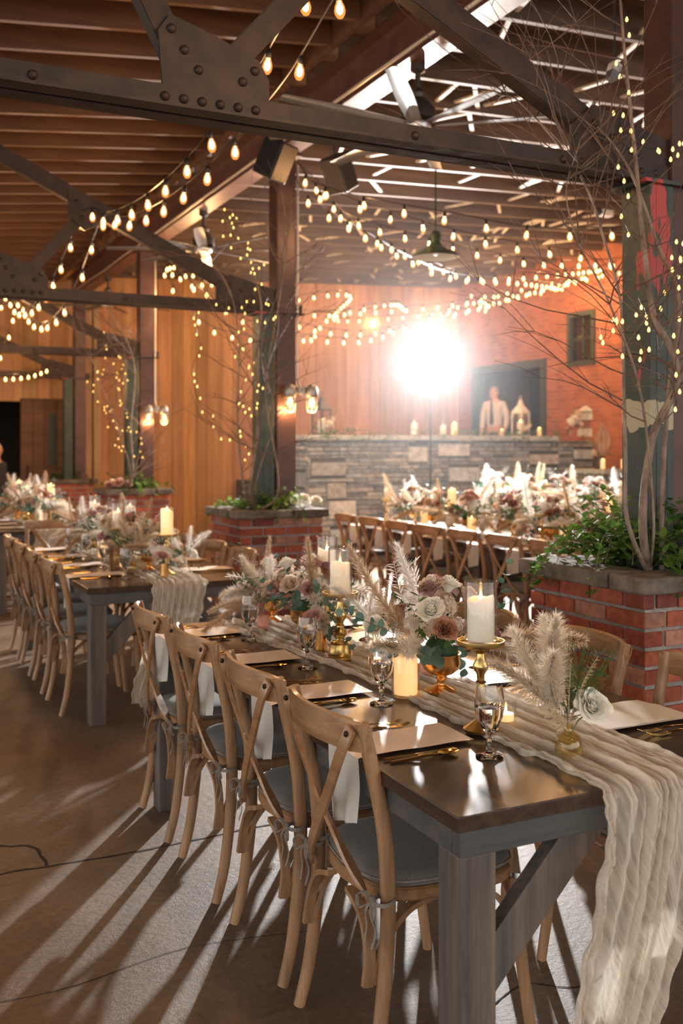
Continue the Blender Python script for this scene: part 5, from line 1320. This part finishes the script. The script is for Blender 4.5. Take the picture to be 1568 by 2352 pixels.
wall_candle(1152, CA, 'small ivory candle on the slab in front of the man', .9); wall_candle(1238, CB, 'lit candle on the slab right of the white lantern', .9)
wall_candle(1043, CB, 'lit candle on the slab right of the flash stand', 1.3)
for u, l, s in ((763, 'small white roses beside the dark lantern on the stone wall', .9), (1310, 'pink and white flowers in a clear vase between the two white lanterns', 1.5), (1212, 'small pale blooms at the foot of the open white lantern', .7)):
    r = root('small_flowers', l, 'flowers', on_wall(u, SY+.12))
    m_ = MB(); m_.lathe([(.03, 0), (.035, .05), (.025, .10), (.03, .12), (.026, .12), (.001, .02)], 14); part('vase_body', m_, M['glass'], r)
    for k in range(6): poke([ROSE['pink'], ROSE['white'], FI[0], ROSE['white'], OL, FI[1]][k], r, (rg.uniform(-.1, .1)*s, rg.uniform(-.04, .04), .10*s+.03*k*s), (rg.uniform(-.5, .5), -.5, .8), 0, 1.3*s)
m_ = MB(); r_ = random.Random(77); st = MB()
for k in range(150):
    x = SX0+.2+r_.random()**.9*4.6; 
    if r_.random() < .45: x = r_.choice([SX0+.35, SX0+.8, 8.5, 8.9, 9.4, 9.7])+r_.gauss(0, .16)
    if x < SX0 or x > 10.6: continue
    p = Vector((x-SX0, -.06+r_.uniform(0, .18), r_.uniform(0, .06)-(.12*r_.random() if r_.random() < .3 else 0)))
    if p.z < 0: p.y = -.12
    for j in range(4): leaf(m_, p+Vector((r_.uniform(-.05, .05), 0, r_.uniform(0, .03))), Vector((r_.uniform(-1, 1), r_.uniform(-1, .2), r_.uniform(-.2, .8))), Vector((0, 0, 1)), .05, .016)
r = root('leafy_garland', 'loose green garland trailing along the top of the stone wall', 'garland', (SX0, SY, STOP)); part('foliage', m_, M['ivy'], r, 180)
st.tube(catmull([(.1+.45*k, .05+.05*math.sin(k*2), .012) for k in range(11)], 4), .004, 5); part('vine', st, M['twig'], r)
# dried palm arrangement and candles on the lower ledge
lz = 1.192
r = root('dried_arrangement', 'dried palm leaf arrangement with pampas on the lower stone ledge', 'flowers', (10.62, 12.40, lz))
m_ = MB(); m_.lathe([(.07, 0), (.10, .08), (.07, .17), (.08, .2), (.07, .2), (.001, .02)], 16); part('dark_pot', m_, M['dk_metal'], r)
m_ = MB()
for k in range(13):
    a = -1.2+k*.2; m_.grid([[Vector((math.sin(a)*q*.16+v*.022*q, -.05+.01*((k % 2)*2-1), .25+.17+math.cos(a)*q*(.24 if abs(a) < .5 else .16))) for v in (-1, 1)] for q in (.02, .6, 1.0)])
m_.grid([[Vector((v*.15*math.sin(pi*min(.98, u+.04))**.7, -.06+.015*math.cos(v*9), .22+.50*u)) for v in [k/6-1 for k in range(13)]] for u in [k/10 for k in range(11)]])
part('palm_spear', m_, M['dried'], r, 180)
for k in range(7): a = -1.3+k*.43; poke([PL[0], RU[0], FE, PL[1], OL, RU[1], WH][k], r, (0, 0, .2), (math.sin(a), -.2, math.cos(a)), k, 1.3)
for x, y_, l in ((10.85, 12.12, 'lit candle in glass at the right end of the lower stone ledge'), (10.44, 12.12, 'small candle in glass at the left end of the lower stone ledge')):
    use(CB, (x, y_, lz+.01), l, 'candle', 'candles on the stone wall'); fly(HG, (x, y_, lz), 0, l.replace('lit candle in glass', 'glass cylinder around the lit candle').replace('small candle in glass', 'glass cylinder around the small candle'), 'hurricane glass', 'hurricane glasses')

# ------------------------------------------------------------------ people
def skin_mesh(name, verts, edges, radii, m, parent, sub=2):
    me = bpy.data.meshes.new(name); me.from_pydata(verts, edges, []); o = bpy.data.objects.new(name, me); scn.collection.objects.link(o); o.parent = parent
    sk = o.modifiers.new('skin', 'SKIN'); sk.use_smooth_shade = True
    for i, rd in enumerate(radii): v = me.skin_vertices[0].data[i]; v.radius = rd if isinstance(rd, tuple) else (rd, rd)
    me.skin_vertices[0].data[0].use_root = True
    ss = o.modifiers.new('sub', 'SUBSURF'); ss.levels = sub; ss.render_levels = sub
    me.materials.append(m); return o
def person(loc, rz, label, jacket, hairm, H=1.78):
    r = root('person', label, 'person', loc, rz); k = H/1.78
    # facing local -y ; pelvis is the root vertex
    V = [(0, 0, .95), (0, .0, 1.12), (0, .01, 1.32), (0, .01, 1.45), (0, 0, 1.53), (0, -.015, 1.60), (0, -.01, 1.69), (0, 0, 1.765)]
    Rr = [(.15, .11), (.14, .10), (.165, .105), (.13, .085), (.055, .055), (.066, .075), (.077, .092), (.045, .055)]
    E = [(i, i+1) for i in range(7)]
    def chain(start, pts, rs):
        a = start
        for p, q in zip(pts, rs): V.append(p); Rr.append(q); E.append((a, len(V)-1)); a = len(V)-1
        return a
    chain(6, [(0, -.108, 1.665)], [.011]); chain(6, [(.083, .005, 1.67)], [.014]); chain(6, [(-.083, .005, 1.67)], [.014])
    arms = []
    for s in (-1, 1):
        w_ = chain(3, [(s*.17, .01, 1.43), (s*.225, .02, 1.30), (s*.245, .02, 1.12), (s*.235, -.06, .94), (s*.225, -.10, .86), (s*.22, -.115, .82)], [.06, .055, .045, .036, .026, (.036, .018)])
        for j, (dx, L) in enumerate(((-.028, .068), (-.010, .078), (.009, .072), (.027, .056))): chain(w_, [(s*.22+dx*.4, -.125+dx*1.0, .785), (s*.22-s*.006, -.13+dx*1.05, .785-L*.55), (s*.22-s*.022, -.12+dx*1.05, .785-L)], [.009, .0085, .007])
        chain(w_-1, [(s*.205, -.145, .83), (s*.20, -.158, .795)], [.010, .008])
        chain(0, [(s*.09, 0, .86), (s*.105, -.01, .50), (s*.11, .02, .10), (s*.11, -.02, .045), (s*.12, -.13, .03)], [.085, .058, .042, .038, .03])
    V = [tuple(c*k for c in v) for v in V]
    skin_mesh('body', V, E, Rr, M['skin'], r)
    SV = [(0, 0, .93), (0, .0, 1.12), (0, .01, 1.32), (0, .01, 1.45), (0, 0, 1.50)]; SR = [(.165, .125), (.157, .118), (.18, .12), (.145, .10), (.066, .066)]; SE = [(0, 1), (1, 2), (2, 3), (3, 4)]
    for s in (-1, 1):
        n = len(SV); SV += [(s*.17, .01, 1.43), (s*.225, .02, 1.30), (s*.245, .02, 1.12), (s*.237, -.05, .95)]; SR += [.074, .070, .058, .048]; SE += [(3, n), (n, n+1), (n+1, n+2), (n+2, n+3)]
    skin_mesh('shirt' if not jacket else 'jacket', [tuple(c*k for c in v) for v in SV], SE, SR, jacket or M['shirt'], r)
    TV = [(0, 0, .98), (0, 0, .90)]; TR = [(.168, .128), (.16, .125)]; TE = [(0, 1)]
    for s in (-1, 1):
        n = len(TV); TV += [(s*.09, 0, .84), (s*.105, -.01, .50), (s*.11, .02, .09)]; TR += [.10, .075, .062]; TE += [(1, n), (n, n+1), (n+1, n+2)]
    skin_mesh('trousers', [tuple(c*k for c in v) for v in TV], TE, TR, M['trouser'], r)
    for s in (-1, 1):
        m_ = MB(); m_.ball((0, 0, 0), .05, 8); o = part('shoe', m_, M['black'], r, loc=(s*.115, -.05, .045), scale=(1, 2.6, .9))
    m_ = MB(); vs = []; N1, N2 = 9, 20                                # hair cap: open at the face
    rows = []
    for i in range(N1):
        el = pi/2-i/(N1-1)*1.75; row = []
        for j in range(N2+1):
            a = -pi/2+.75+(2*pi-1.5)*j/N2 if i > 3 else -pi/2+2*pi*j/N2
            row.append(Vector((.086*math.cos(el)*math.cos(a), .010+.103*math.cos(el)*math.sin(a), 1.685+.10*math.sin(el)))*k)
        rows.append(row)
    m_.grid(rows); part('hair', m_, hairm, r, 180)
    for s in (-1, 1): m_ = MB(); m_.ball((s*.030*k, -.083*k, 1.69*k), .010, 6); part('eye', m_, M['black'], r)
    m_ = MB(); m_.strip([(-.022*k, -.088*k, 1.632*k), (0, -.093*k, 1.630*k), (.022*k, -.088*k, 1.632*k)], .008, .004, (0, 0, 1)); part('mouth', m_, M['rose_mauve'], r)
    if not jacket:
        m_ = MB(); m_.prism([(-.018, 1.485), (.018, 1.485), (.012, 1.45), (.035, 1.05), (0, 1.0), (-.035, 1.05), (-.012, 1.45)], -.150, -.143); part('tie', m_, M['trouser'], r, None)
    return r
mn = P(1135, 888, 18.4); person((mn.x, mn.y, PZ+.001), -1.0, 'person in a white shirt and dark tie standing in the doorway behind the stone wall', None, M['hair_grey'], 1.72)
ms = P(-12, 1020, 12.6); person((ms.x, ms.y, 0), .9, 'person with white hair in a dark jacket at the far left edge, beyond the tables', M['trouser'], M['hair_white'], 1.62)
tag(fly(PK, (1.9, 9.8, TH+.001), 0, '', 'candle', None), 'small lilac candle on the farthest left table', 'candle')

# ------------------------------------------------------------------ thin haze added in the far part of the room for the flash's bloom
hz = MB(); hz.box(3.7, XB-.02, 8.9, 16.9, .01, 4.4)
vm = bpy.data.materials.new('flash_glow_haze'); vm.use_nodes = True; vt = vm.node_tree; vt.nodes.remove(vt.nodes['Principled BSDF'])
vs_ = vt.nodes.new('ShaderNodeVolumeScatter'); vs_.inputs['Density'].default_value = .0053; vs_.inputs['Anisotropy'].default_value = .55; vs_.inputs['Color'].default_value = (.92, .95, 1, 1)
vt.links.new(vs_.outputs[0], vt.nodes['Material Output'].inputs['Volume'])
o = part('haze', hz, vm, None, None); tag(o, 'thin bluish haze added to give the flash its glow, back of the room', 'haze', kind='stuff')
